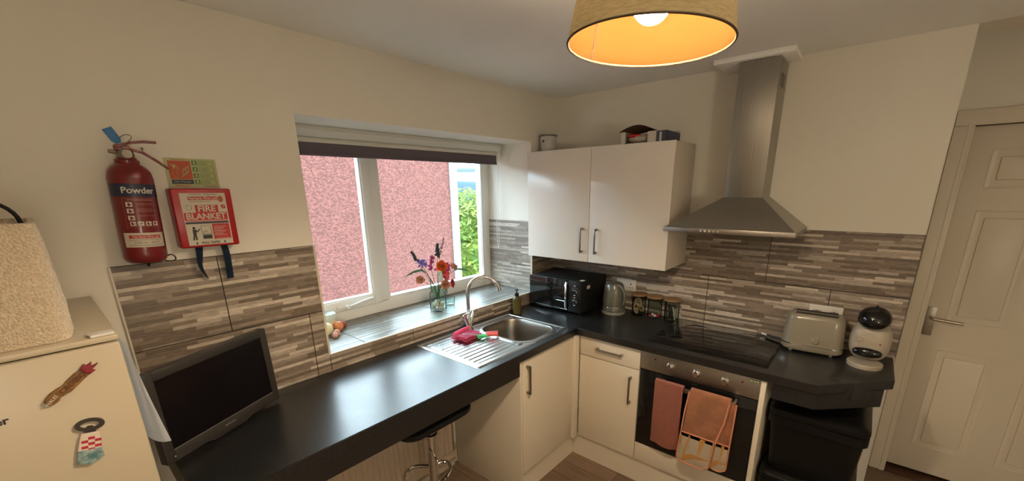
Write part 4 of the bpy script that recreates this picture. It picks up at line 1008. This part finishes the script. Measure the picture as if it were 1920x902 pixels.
k = MB(); k.box(-2.07, -1.235, -.125, -.045, .745, .757, .002); k.box(-1.235, -1.222, -.125, -.045, .185, .757, .002); k.box(-2.07, -1.225, -.065, -.05, .185, .745, .003); k.obj('top_grille', RAD, rd, world=True)
k = MB(); k.tube([(-2.3, -.045, .09), (-1.16, -.045, .09)], .0075, 10); k.tube([(-2.3, -.045, .055), (-1.16, -.045, .055)], .0075, 10); k.tube([(-1.215, -.085, .21), (-1.185, -.085, .20), (-1.18, -.07, .10), (-1.18, -.045, .09)], .0075, 10, smooth=1); k.obj('pipe', RADP, rd, world=True)
k = MB(); k.prism([(-.125, .185), (-.06, .185), (-.045, .15), (-.06, .125), (-.115, .125), (-.135, .15)], 'x', -2.07, -1.215, .003); k.obj('bottom_trunking', RAD, rd, world=True)

# ------------------------------------------------------------------ fridge and what is on it
fr = thing('fridge_freezer', 'white fridge with magnets on its door at the left edge', 'fridge', (-2.83, -.3, FZ))
FX0, FX1, FTOP = -3.10, -2.552, 1.437
k = MB(); k.box(FX0, FX1, -.545, -.03, FZ+.02, FTOP-.013, .004); k.obj('cabinet_body', FRIDGE, fr, world=True)
k = MB(); k.box(FX0-.001, FX1+.001, -.597, -.03, FTOP-.014, FTOP, .004); k.obj('top_cover', FRIDGE, fr, world=True)
k = MB(); k.box(FX0, FX1, -.600, -.550, .56, FTOP-.017, .007); d1 = k.obj('door', FRIDGE, fr, world=True)
k = MB(); k.box(FX0, FX1, -.600, -.550, .06, .552, .007); k.obj('door', FRIDGE, fr, world=True)
k = MB(); k.box(FX0+.01, FX1-.01, -.551, -.544, .07, FTOP-.04); k.obj('door_seal', BLKM, fr, world=True)
k = MB(); k.prism([(-2.595, -.594), (-2.556, -.594), (-2.556, -.56), (-2.600, -.56)], 'z', FTOP, FTOP+.006, .002); k.obj('hinge_cover', WHITEP, fr, world=True)
k = MB(); k.text('er', .022, (-2.750, -.6005, 1.306), (1, 0, 0), (0, 0, 1), .0003, 'CENTER', bold=.0006); k.obj('badge_letters', BLKINK, d1, smooth=False, world=True)
for sx_ in (FX0+.05, FX1-.05):
    k = MB(); k.cyl((sx_, -.5, FZ), (sx_, -.5, FZ+.03), .018, n=12); k.obj('foot', BLKM, fr, world=True)
bg_ = thing('storage_basket', 'cream boucle storage basket with black handle on top of the fridge', 'basket', (-2.80, -.40, FTOP))
k = MB(); loft(k, [(.36, .34, .03, .001), (.372, .352, .035, .02), (.374, .354, .035, .12), (.366, .350, .03, .240), (.360, .344, .03, .252), (.34, .32, .03, .253), (.338, .318, .03, .06)])
bmesh.ops.triangulate(k.bm, faces=[f for f in k.bm.faces if len(f.verts) > 4])
bmesh.ops.subdivide_edges(k.bm, edges=[e_ for e_ in k.bm.edges if e_.calc_length() > .03], cuts=6, use_grid_fill=True)
for v in k.bm.verts:
    if v.co.z > .004: v.co += Vector((1, 1, .3))*(.003*noise.noise(v.co*160))+v.co.normalized()*.0015*noise.noise(v.co*60)
k.obj('basket_body', BOUCLE, bg_)
k = MB(); k.tube([(.162, .02, .235), (.155, .02, .275), (.115, .02, .303), (.05, .02, .315), (-.05, .02, .315), (-.115, .02, .303), (-.155, .02, .275), (-.165, .02, .235)], .0042, 10, smooth=2); k.obj('carry_handle', BLKM, bg_)
# paper on the fridge side
k = MB()
def pf(u, v): return Vector((FX1+.002+(.007+.030*(1-v)**1.3)*(1-u)**1.5, -.604+.10*u**2, 1.140+.275*v))
k.grid(pf, 12, 16, .0005); tag(k.obj('paper_sheet', PAPER), 'white sheet of paper stuck to the side of the fridge', 'paper')
# souvenir magnet
mg = thing('fridge_magnet', 'brown carved souvenir magnet with a red crown end on the fridge door', 'magnet', (-2.646, -.6, 1.350), (0, -math.radians(37), 0))
k = MB(); pts = [(-.052, -.004), (-.047, -.010), (-.034, -.011), (-.030, -.008), (-.020, -.009), (-.012, -.0125), (.004, -.012), (.018, -.0105), (.034, -.010), (.036, .008), (.020, .0105), (.002, .009), (-.008, .007), (-.020, .010), (-.032, .011), (-.040, .0095), (-.050, .006)]
k.prism(pts, 'y', -.008, -.0005, .0018); mb_ = k.obj('magnet_body', MAGB, mg)
k = MB(); k.prism([(.033, -.010), (.046, -.011), (.043, -.006), (.060, -.004), (.048, .000), (.056, .006), (.046, .007), (.045, .013), (.033, .009)], 'y', -.010, -.0005, .0012); k.obj('crown', MAGR, mg)
k = MB(); k.text('CROESO', .013, (.006, -.0086, -.001), (1, 0, 0), (0, 0, 1), .0006, bold=.0003, sx=1.05); k.obj('raised_letters', mat('magnet_letter', (.10, .035, .012), .5), mb_, smooth=False)
k = MB(); k.text('WALES', .0085, (-.041, -.0086, -.001), (.9, 0, .1), (-.1, 0, .9), .0004); k.obj('painted_letters', WHINK, mb_, smooth=False)
# bottle opener magnet
bo = thing('bottle_opener', 'bottle opener magnet with red checks and a seaside picture on the fridge door', 'magnet', (-2.648, -.6, 1.190), (0, math.radians(11), 0))
k = MB(); outer = [(-.023+.0, .048)]; ring_o = [(.0235*math.cos(a), .058+.0145*math.sin(a)) for a in [i*PI/14 for i in range(28)]]; ring_i = [(.0155*math.cos(a), .058+.0078*math.sin(a)-.002*(abs(math.cos(a)) < .3)*(math.sin(a) < 0)*-2.2) for a in [i*PI/14 for i in range(28)]]
n_ = 28; vo0 = [k.bm.verts.new((x, -.007, z)) for x, z in ring_o]; vo1 = [k.bm.verts.new((x, -.002, z)) for x, z in ring_o]; vi0 = [k.bm.verts.new((x, -.007, z)) for x, z in ring_i]; vi1 = [k.bm.verts.new((x, -.002, z)) for x, z in ring_i]
for i in range(n_):
    j = (i+1) % n_; k.bm.faces.new((vo0[i], vo0[j], vi0[j], vi0[i])); k.bm.faces.new((vo1[i], vi1[i], vi1[j], vo1[j])); k.bm.faces.new((vo0[i], vo1[i], vo1[j], vo0[j])); k.bm.faces.new((vi0[i], vi0[j], vi1[j], vi1[i]))
k.box(-.009, .009, -.007, -.002, .036, .046, .001); k.obj('opener_head', MAGD, bo)
k = MB(); k.prism([(-.014, .040), (.014, .040), (.015, .034), (.017, .0), (-.020, .0), (-.0155, .034)], 'y', -.008, -.0005, .001); k.mi = 1
for (c, r) in ((1, 0), (0, 1), (1, 2), (0, 3), (1, 4), (2, 3), (2, 1)):
    x_ = -.014+c*.0105; z_ = .030-r*.0066; k.box(x_, x_+.0105, -.0084, -.0078, z_-.0062, z_)
k.obj('checked_tie', [MAGW, MAGX], bo, smooth=False)
k = MB(); k.prism([(-.020, .0), (.018, .002), (.022, -.022), (.002, -.036), (-.021, -.030)], 'y', -.0085, -.0005, .001); k.mi = 1
k.prism([(-.016, -.022), (-.004, -.010), (.010, -.006), (.016, -.008), (.014, -.016), (.000, -.022), (-.014, -.027)], 'y', -.0095, -.0084, .0003); k.obj('picture_plate', [MAGT, MAGS], bo, smooth=False)

# ------------------------------------------------------------------ small television
tv = thing('television', 'small flat television with black screen leaning on the worktop by the fridge', 'television', (-2.5102, -.3237, WT+.0155), (-.033, 0, .463))
TWd, THt = .4425, .3045
k = MB(); rect = lambda x0_, x1_, z0_, z1_: None
k.box(0, .0285, 0, .030, 0, THt, .003); k.box(.4150, TWd, 0, .030, 0, THt, .003); k.box(.028, .4155, 0, .030, .2745, THt, .003); k.box(.028, .4155, 0, .030, .0, .0400, .003)
k.prism([(.12, .004), (.32, .004), (.28, -.010), (.16, -.010)], 'y', .0, .026, .003); k.box(.02, .42, .010, .032, .02, .29); k.obj('bezel', GREYTV, tv)
k = MB(); k.box(.0285, .4150, .004, .008, .040, .2745); k.obj('screen', SCREEN, tv)
k = MB(); k.box(.0285, .4150, .001, .004, .0385, .0405); k.obj('bezel_line', mat('bezel_line_grey', (.28, .25, .22), .35, .5), tv, smooth=False)
k = MB(); k.box(.05, .39, .030, .052, .04, .26, .012); k.obj('back_cover', BLKM, tv)
k = MB(); [k.box(.200+i*.0062, .2042+i*.0062, -.0005, .0002, .0175, .0225) for i in range(7)]; k.obj('maker_lettering', mat('lettering_grey', (.22, .20, .18), .4), tv, smooth=False)
k = MB(); k.cyl((.026, .001, .018), (.026, -.0006, .018), .0022, n=10); k.obj('standby_light', WHINK, tv)
k = MB(); k.cyl((.22, .04, -.008), (.22, .04, .06), .014, n=16); vs = k.lathe([(0, -.0115), (.085, -.0115), (.085, -.006), (.03, -.002), (0, -.002)], (.22, .05, 0), 36, 1.1, .62); k.obj('stand', BLKM, tv)

# ------------------------------------------------------------------ fire extinguisher, sign and blanket
ex = thing('fire_extinguisher', 'red powder fire extinguisher hanging on the wall left of the window', 'fire extinguisher', (-2.4035, -.062, 1.527), (0, math.radians(2.6), 0))
RE = .0555
k = MB(); k.lathe([(0, 0), (.040, 0), (.050, .006), (.0555, .018), (.0558, .03), (.0558, .262), (.052, .284), (.042, .299), (.028, .308), (.026, .311), (0, .311)], n=48); k.obj('cylinder', REDP, ex)
def bend(a0, z0_, r=RE+.0008):
    def f(x, y, z): a = a0+x/RE; return Vector(((r+z)*math.sin(a), -(r+z)*math.cos(a), z0_+y))
    return f
def wrap(k, x0_, x1_, z0_, z1_, r=RE+.0005, n=14):
    def f(u, v): a = (x0_+(x1_-x0_)*u)/RE; return Vector((r*math.sin(a), -r*math.cos(a), z0_+(z1_-z0_)*v))
    k.grid(f, n, 1)
VA = .10          # labels face the room a little to the left of square
def wr(k, a, b, z0_, z1_, r=RE+.0007, n=14): wrap(k, a+VA*RE, b+VA*RE, z0_, z1_, r, n)
k = MB(); wr(k, -.078, .078, .208, .247, n=30); k.mi = 1; k.text('Powder', .026, (0, 0, 0), (1, 0, 0), (0, 0, 1), .0002, bold=.0006, bend=bend(VA, .227, RE+.0014)); k.obj('type_band', [NAVY, WHINK], ex)
k = MB(); k.mi = 1
for a, b, c, d in ((-.043, .043, .2035, .2042), (-.043, -.0423, .108, .204), (.0423, .043, .108, .204), (-.043, .043, .1165, .1171)): wr(k, a, b, c, d, RE+.0010)
wr(k, -.032, .032, .1975, .2000, RE+.0010)
for i, z_ in enumerate((.188, .184, .171, .167, .163, .150)): wr(k, -.012, .026+.008*(i % 2), z_, z_+.0012, RE+.0010)
k.mi = 0
for z_ in (.178, .158, .137): wr(k, -.036, -.020, z_, z_+.014, RE+.0010)
for i in range(4): wr(k, -.034+i*.0185, -.020+i*.0185, .120, .133, RE+.0010)
k.mi = 2
for z_ in (.180, .160, .139): wr(k, -.031, -.026, z_, z_+.009, RE+.0014, 4); wr(k, -.027, -.022, z_+.003, z_+.0055, RE+.0014, 4)
for i in range(4): wr(k, -.031+i*.0185, -.027+i*.0185, .122, .131, RE+.0014, 4); wr(k, -.027+i*.0185, -.023+i*.0185, .124+.002*(i % 2), .127+.002*(i % 2), RE+.0014, 4)
k.obj('instruction_label', [WHINK, PINKINK, REDP], ex)
k = MB(); wr(k, -.058, .050, .053, .098, RE+.0008, 24); k.mi = 1; wr(k, -.044, .036, .0805, .0905, RE+.0012)
k.mi = 0; k.text('Hartson Fire Ltd', .0098, (0, 0, 0), (1, 0, 0), (0, 0, 1), .0001, bend=bend(VA-.04, .0855, RE+.0016), bold=.0002)
k.mi = 2; k.text('218216 - 07971', .0105, (0, 0, 0), (1, 0, 0), (0, 0, 1), .0001, bend=bend(VA+.0, .067, RE+.0012))
for z_ in (.0755, .0585): wr(k, -.046, .040, z_, z_+.0012, RE+.0012)
k.obj('company_label', [LABELC, REDINK, mat('label_grey_ink', (.16, .13, .12), .5)], ex)
k = MB(); k.lathe([(0, .305), (.028, .305), (.030, .311), (.030, .318), (.024, .321), (.024, .326), (0, .326)], n=28); k.obj('neck_ring', REDP, ex)
k = MB(); k.lathe([(0, .322), (.019, .322), (.021, .334), (.018, .350), (.012, .354), (0, .354)], n=20); k.cyl((-.010, 0, .338), (-.038, -.006, .342), .0055, n=12); vs = k.cyl((0, -.018, .337), (0, -.031, .336), .012, n=20); k.obj('valve_and_gauge', BRASS, ex)
k = MB()
def lever(pts, w):
    for a, b in zip(pts, pts[1:]):
        a, b = Vector(a), Vector(b); d = (b-a); L_ = d.length; M_ = Matrix.Translation(a) @ d.to_track_quat('X', 'Z').to_matrix().to_4x4(); k.xf(k.box(-.002, L_+.002, -w/2, w/2, -.0035, .0035, .0012), M_)
lever([(-.020, -.004, .358), (.012, -.006, .370), (.045, -.008, .377), (.075, -.009, .378)], .017); k.obj('squeeze_lever', REDP, ex)
k = MB(); lever([(-.022, -.004, .352), (.010, -.005, .352), (.040, -.008, .344), (.070, -.010, .322), (.096, -.012, .300)], .019); k.box(-.025, .012, -.012, .006, .346, .362, .003); k.obj('carry_handle', REDP, ex)
k = MB(); k.tube([(-.006, -.014, .357), (.008, -.02, .372), (.022, -.018, .388), (.010, -.014, .396), (-.008, -.01, .385), (-.012, -.008, .368)], .0012, 6, smooth=2); k.ball((.040, -.012, .357), (.004, .004, .004), 6); k.cyl((.040, -.01, .345), (.040, -.012, .356), .0018, n=8); k.obj('pull_pin', HANDLE, ex)
k = MB(); vs = k.prism([(-.007, 0), (.007, 0), (.0125, .012), (.0125, .046), (-.0125, .046), (-.0125, .012)], 'y', -.0008, .0008, .0004); k.xf(vs, Matrix.Translation((-.012, -.014, .366)) @ Matrix.Rotation(math.radians(-27), 4, 'Y')); k.obj('inspection_tag', BLUETAG, ex)
k = MB(); k.box(-.013, .013, .055, .0605, .02, .34, .001); k.tube([(-.0, .056, .012), (-.0, -.01, -.004), (0, -.02, -.010), (.0, -.024, -.002)], .004, 8); k.tube([(.03, -.008, .006), (.058, -.010, -.002), (.074, -.012, .001), (.072, -.012, .015), (.062, -.010, .022), (.050, -.006, .014)], .0022, 8, smooth=1); k.obj('wall_bracket', BLKP, ex)
sg = thing('fire_safety_sign', 'luminous yellow extinguisher instruction sign above the fire blanket', 'sign', (-2.215, -.001, 1.765), (0, math.radians(.6), 0))
k = MB(); k.box(-.0745, .0725, -.0025, -.0002, -.001, .096, .0005); pl_ = k.obj('sign_plate', SIGNY, sg)
k = MB(); k.box(-.066, -.003, -.0031, -.0025, .026, .087); k.mi = 1; k.box(-.064, -.003, -.0031, -.0025, .010, .024); k.mi = 2
for i in range(4): k.box(.001, .016, -.0031, -.0025, .074-i*.0215, .089-i*.0215)
for i in range(4):
    z_ = .073-i*.0215
    k.box(.020, .064, -.0031, -.0025, z_+.0155, z_+.0165); k.box(.020, .064, -.0031, -.0025, z_-.0005, z_+.0005); k.box(.020, .021, -.0031, -.0025, z_, z_+.016); k.box(.063, .064, -.0031, -.0025, z_, z_+.016)
    for j in range(3): k.box(.024, .050-.006*(j % 2), -.0031, -.0025, z_+.004+j*.0036, z_+.0052+j*.0036)
k.mi = 3; k.box(-.056, -.045, -.0036, -.0031, .030, .062, .001); k.box(-.054, -.047, -.0036, -.0031, .064, .070); k.box(-.060, -.046, -.0036, -.0031, .071, .074); k.tube([(-.046, -.0034, .071), (-.0415, -.0034, .068), (-.041, -.0034, .058)], .0011, 6)
for i in range(3):
    x_ = -.034+i*.008; k.tube([(x_, -.0034, .034+i*.006), (x_+.008, -.0034, .042+i*.006), (x_+.004, -.0034, .052+i*.006), (x_+.010, -.0034, .062+i*.005)], .0016, 6, smooth=1)
for i in range(4): k.ball((.0085, -.0032, .083-i*.0215), (.0035, .0003, .0045), 5); k.box(.004, .0135, -.0035, -.0031, .0765-i*.0215, .0785-i*.0215)
k.text('ABC Powder', .0090, (-.034, -.0033, .017), (1, 0, 0), (0, 0, 1), .0002)
k.mi = 4; k.text('Hartson Fire Ltd', .0062, (-.036, -.0029, .0915), (1, 0, 0), (0, 0, 1), .0002); k.box(-.058, -.014, -.0029, -.0026, .0035, .0055); k.text('Hartson Fire Ltd', .0048, (.044, -.0029, .0030), (1, 0, 0), (0, 0, 1), .0002)
k.obj('sign_print', [SIGNR, NAVY, GREENINK, SIGNY, REDINK], pl_, smooth=False)
fb = thing('fire_blanket', 'red fire blanket case with white label hanging on the wall', 'fire blanket', (-2.2165, 0, 1.557), (0, math.radians(.7), 0))
k = MB(); k.box(-.0895, .0865, -.062, -.001, 0, .202, .006, 3); k.obj('case', REDB, fb)
k = MB(); Y = -.0622
k.box(-.066, .066, Y-.0006, Y, .008, .187); lb_ = k.obj('front_label', LABELC, fb, smooth=False)
Y -= .0007
k = MB(); k.box(-.045, .041, Y-.0003, Y, .163, .175); k.box(-.029, .038, Y-.0003, Y, .120, .146); k.box(-.064, .062, Y-.0003, Y, .094, .1205); k.box(.010, .062, Y-.0003, Y, .026, .080); k.box(-.062, .060, Y-.0003, Y, .0895, .0915)
k.box(.048, .061, Y-.0003, Y, .133, .146)
k.mi = 1; k.text('Hartson Fire Ltd', .0122, (-.002, Y-.0006, .169), (1, 0, 0), (0, 0, 1), .0002, bold=.0003); k.text('FIRE', .0290, (.004, Y-.0006, .1325), (1, 0, 0), (0, 0, 1), .0003, bold=.0008, sx=1.0); k.text('BLANKET', .0290, (-.001, Y-.0006, .1065), (1, 0, 0), (0, 0, 1), .0003, bold=.0008, sx=.95)
for i in range(7): k.box(.014, .052-.006*(i % 3), Y-.0006, Y-.0003, .070-i*.0052, .0715-i*.0052)
k.tube([(.050, Y-.0006, .135), (.059, Y-.0006, .144)], .0009, 5); k.box(.016, .058, Y-.0006, Y-.0003, .028, .0293)
k.mi = 2; k.box(-.064, .062, Y-.0003, Y, .082, .0885)
k.mi = 3; k.text('PULL TAPES', .0105, (-.002, Y-.0004, .0150), (1, 0, 0), (0, 0, 1), .0002, bold=.0003)
for x_ in (-.043, .040): k.prism([(x_-.004, .0155), (x_+.004, .0155), (x_, .0100)], 'y', Y-.0005, Y); k.box(x_-.0015, x_+.0015, Y-.0005, Y, .0155, .0195)
k.ball((-.044, Y, .068), (.0042, .0005, .0046), 6); k.prism([(-.049, .063), (-.039, .063), (-.036, .058), (-.028, .066), (-.026, .064), (-.035, .053), (-.039, .055), (-.040, .044), (-.039, .026), (-.044, .026), (-.045, .042), (-.048, .026), (-.0525, .026), (-.049, .045)], 'y', Y-.0005, Y)
k.box(-.022, .005, Y-.0005, Y, .029, .043); k.box(-.022, .007, Y-.0005, Y, .0455, .047); k.tube([(-.018, Y-.0002, .050), (-.012, Y-.0002, .058), (-.006, Y-.0002, .052)], .0009, 5); k.tube([(-.022, Y-.0002, .047), (-.024, Y-.0002, .074), (.004, Y-.0002, .076), (.006, Y-.0002, .047)], .0007, 5)
k.tube([(-.046+.0085*math.cos(a*PI/10), Y-.0002, .138+.0085*math.sin(a*PI/10)) for a in range(20)], .0005, 4, closed=True)
k.box(-.040, -.006, Y-.0004, Y, .1815, .1828); k.box(.002, .044, Y-.0004, Y, .1815, .1828); k.box(-.042, .020, Y-.0004, Y, .1572, .1584)
k.mi = 4; k.ball((.050, Y, .166), (.008, .0006, .011), 8)
k.obj('label_print', [REDINK, LABELC, NAVY, BLKINK, mat('flame_logo', (.34, .08, .04), .5)], lb_, smooth=False)
def ribbon(pts, w, side):
    k = MB(); P = [Vector(p) for p in pts]
    def f(u, v):
        n_ = len(P)-1; t_ = min(u*n_, n_-1e-6); i = int(t_); a = t_-i; p0 = P[max(i-1, 0)]; p1 = P[i]; p2 = P[i+1]; p3 = P[min(i+2, n_)]
        p = .5*((2*p1)+(p2-p0)*a+(2*p0-5*p1+4*p2-p3)*a*a+(3*p1-p0-3*p2+p3)*a**3); tw = side*u
        return p+Vector((math.cos(tw), math.sin(tw), 0))*w*(v-.5)
    k.grid(f, 20, 4, .0012); return k.obj('pull_tape', TAPE, fb, label='dark blue pull tape')
ribbon([(-.034, -.035, .01), (-.040, -.045, -.03), (-.042, -.040, -.075), (-.022, -.020, -.122)], .024, 1.35)
ribbon([(.040, -.035, .01), (.042, -.045, -.03), (.043, -.040, -.080), (.044, -.030, -.128)], .022, .1)

# ------------------------------------------------------------------ pendant lamp
LX, LY, LZ = -1.811, -1.496, 2.000
fw = Vector((math.cos(math.radians(24.5)), math.sin(math.radians(24.5)), 0))
q_ = Matrix.Rotation(math.radians(2.8), 4, fw).to_euler()
lp = thing('pendant_lamp', 'pendant lamp with beige drum shade and golden lining hanging from the ceiling', 'lamp', (LX, LY, LZ), tuple(q_))
RB, RT, SH = .1500, .1290, .120
def ring(k, r0, r1, z0_, z1_, rin, n=72):
    a = []
    for r, z in ((r0, z0_), (r1, z1_)):
        a.append([k.bm.verts.new((r*math.cos(2*PI*i/n), r*math.sin(2*PI*i/n), z)) for i in range(n)])
    fs = [k.bm.faces.new((a[0][i], a[0][(i+1) % n], a[1][(i+1) % n], a[1][i])) for i in range(n)]
    k._fin(fs)
k = MB(); ring(k, RB, RT, .0, SH, 0); k.obj('lamp_shade', SHADE_O, lp, label='beige woven drum shade')
k = MB(); ring(k, RB-.0022, RT-.0022, .001, SH-.001, 0); k.obj('shade_lining', SHADE_I, lp, label='golden yellow shade lining')
for r, z in ((RB-.0008, .0), (RT-.0008, SH)):
    k = MB(); k.tube([(r*math.cos(a*PI/48), r*math.sin(a*PI/48), z) for a in range(96)], .0022, 8, closed=True); k.obj('shade_rim', RIMB, lp)
k = MB(); a = math.radians(24.5+52); k.box(-.0006, .0006, -.0006, .0006, .003, SH-.003)
for v in k.bm.verts: r_ = (RB-.0035)+(RT-RB)*v.co.z/SH; v.co += Vector((r_*math.cos(a), r_*math.sin(a), 0))
k.obj('lining_seam', mat('seam_thread', (.004, .001, .0002), .8), lp)
k = MB(); k.ball((0, 0, .066), (.0345, .0345, .0345), 20); k.obj('bulb', BULB, lp)
k = MB(); k.lathe([(.0, .092), (.012, .092), (.014, .098), (.015, .125), (.010, .135), (0, .135)], n=24)
for i in range(3):
    a = i*2*PI/3+.4; k.tube([(.012*math.cos(a), .012*math.sin(a), .118), (RT*math.cos(a)*.992, RT*math.sin(a)*.992, SH)], .0016, 6)
k.obj('lamp_holder', WHITEP, lp)
k = MB(); k.cyl((0, 0, .132), (0, 0, H-LZ-.02), .003, n=8); k.obj('cord', WHITEP, lp)
k = MB(); k.lathe([(0, H-LZ-.028), (.02, H-LZ-.028), (.045, H-LZ-.010), (.047, H-LZ-.001), (0, H-LZ-.001)], n=32); k.obj('ceiling_rose', WHITEP, lp)

# ------------------------------------------------------------------ door in the recess
dr_ = struct(bpy.data.objects.new('door_1', None)); COL.objects.link(dr_); W['door_1'] = Matrix.Identity(4)
k = MB(); YA, YC = DY0, DY1; X = .62
pan = []
cols = ((YA-.105, YA-.335), (YA-.450, YA-.680)); rows = ((.185, .81), (.985, 1.60), (1.715, 1.905))
k.box(X, X+.038, YC+.003, YA-.003, .015, 2.02, .002)
dl = None
for a, b in cols:
    for c, d in rows:
        # sunken moulding and raised field
        fr_ = .018
        for q in ((a, a-fr_, c, d), (b+fr_, b, c, d)): k.prism([(X-.004, q[0]), (X+.001, q[0]), (X+.001, q[1]), (X-.001, q[1])] if q[0] == a else [(X-.001, q[0]), (X+.001, q[0]), (X+.001, q[1]), (X-.004, q[1])], 'z', c, d)
        k.prism([(c, 0), ], 'x', 0, 0) if False else None
        k.box(X-.004, X+.001, b, a, c-.002, c+.006, .002); k.box(X-.004, X+.001, b, a, d-.006, d+.002, .002)
        k.box(X-.006, X+.001, b+.035, a-.035, c+.038, d-.038, .005)
k.obj('door_leaf', TRIMW, dr_)
k = MB()
k.box(.548, .572, DY0-.012, DY0+.064, FZ, DZ-.010, .004); k.box(.548, .572, DY1-.064, DY1+.012, FZ, DZ-.010, .004); k.box(.548, .572, DY1-.064, DY0+.064, DZ-.010, DZ+.066, .004)
k.box(.553, .545, DY0-.002, DY0+.014, FZ, DZ, .002); k.obj('architrave', TRIMW, dr_)
k = MB(); k.box(.572, .72, DY0-.002, DY0+.02, FZ, DZ); k.box(.572, .72, DY1-.02, DY1+.002, FZ, DZ); k.box(.572, .72, DY1, DY0, DZ-.004, DZ+.02); k.obj('door_lining', TRIMW, dr_, smooth=False)
k = MB(); k.box(X-.007, X, YA-.062, YA-.022, .890, 1.060, .002)
hp = k.obj('handle_plate', mat('satin_chrome_plate', (.36, .32, .27), .4, .9), dr_)
k = MB(); k.tube([(X-.005, YA-.044, .998), (X-.045, YA-.044, .998), (X-.050, YA-.06, .998), (X-.050, YA-.17, .992)], .0085, 12, smooth=2); k.obj('lever_handle', mat('satin_chrome', (.55, .48, .40), .3, 1), hp)
k = MB(); k.box(.55, .70, DY1-.0, DY0, FZ, FZ+.012, .003); struct(k.obj('trim_2', TIMBER))

# ------------------------------------------------------------------ added fill lamp, unseen behind the camera, brightens upper walls and ceiling
gl2 = thing('added_fill_lamp', 'added fill lamp, a white globe on a stand, unseen behind the camera', 'lamp', (-2.75, -3.35, FZ))
k = MB(); k.ball((0, 0, 1.50), (.20, .20, .19), 20); k.obj('fill_globe', mat('fill_globe_glow', (.8, .8, .75), .8, emit=FILL_COL, estr=FILL), gl2)
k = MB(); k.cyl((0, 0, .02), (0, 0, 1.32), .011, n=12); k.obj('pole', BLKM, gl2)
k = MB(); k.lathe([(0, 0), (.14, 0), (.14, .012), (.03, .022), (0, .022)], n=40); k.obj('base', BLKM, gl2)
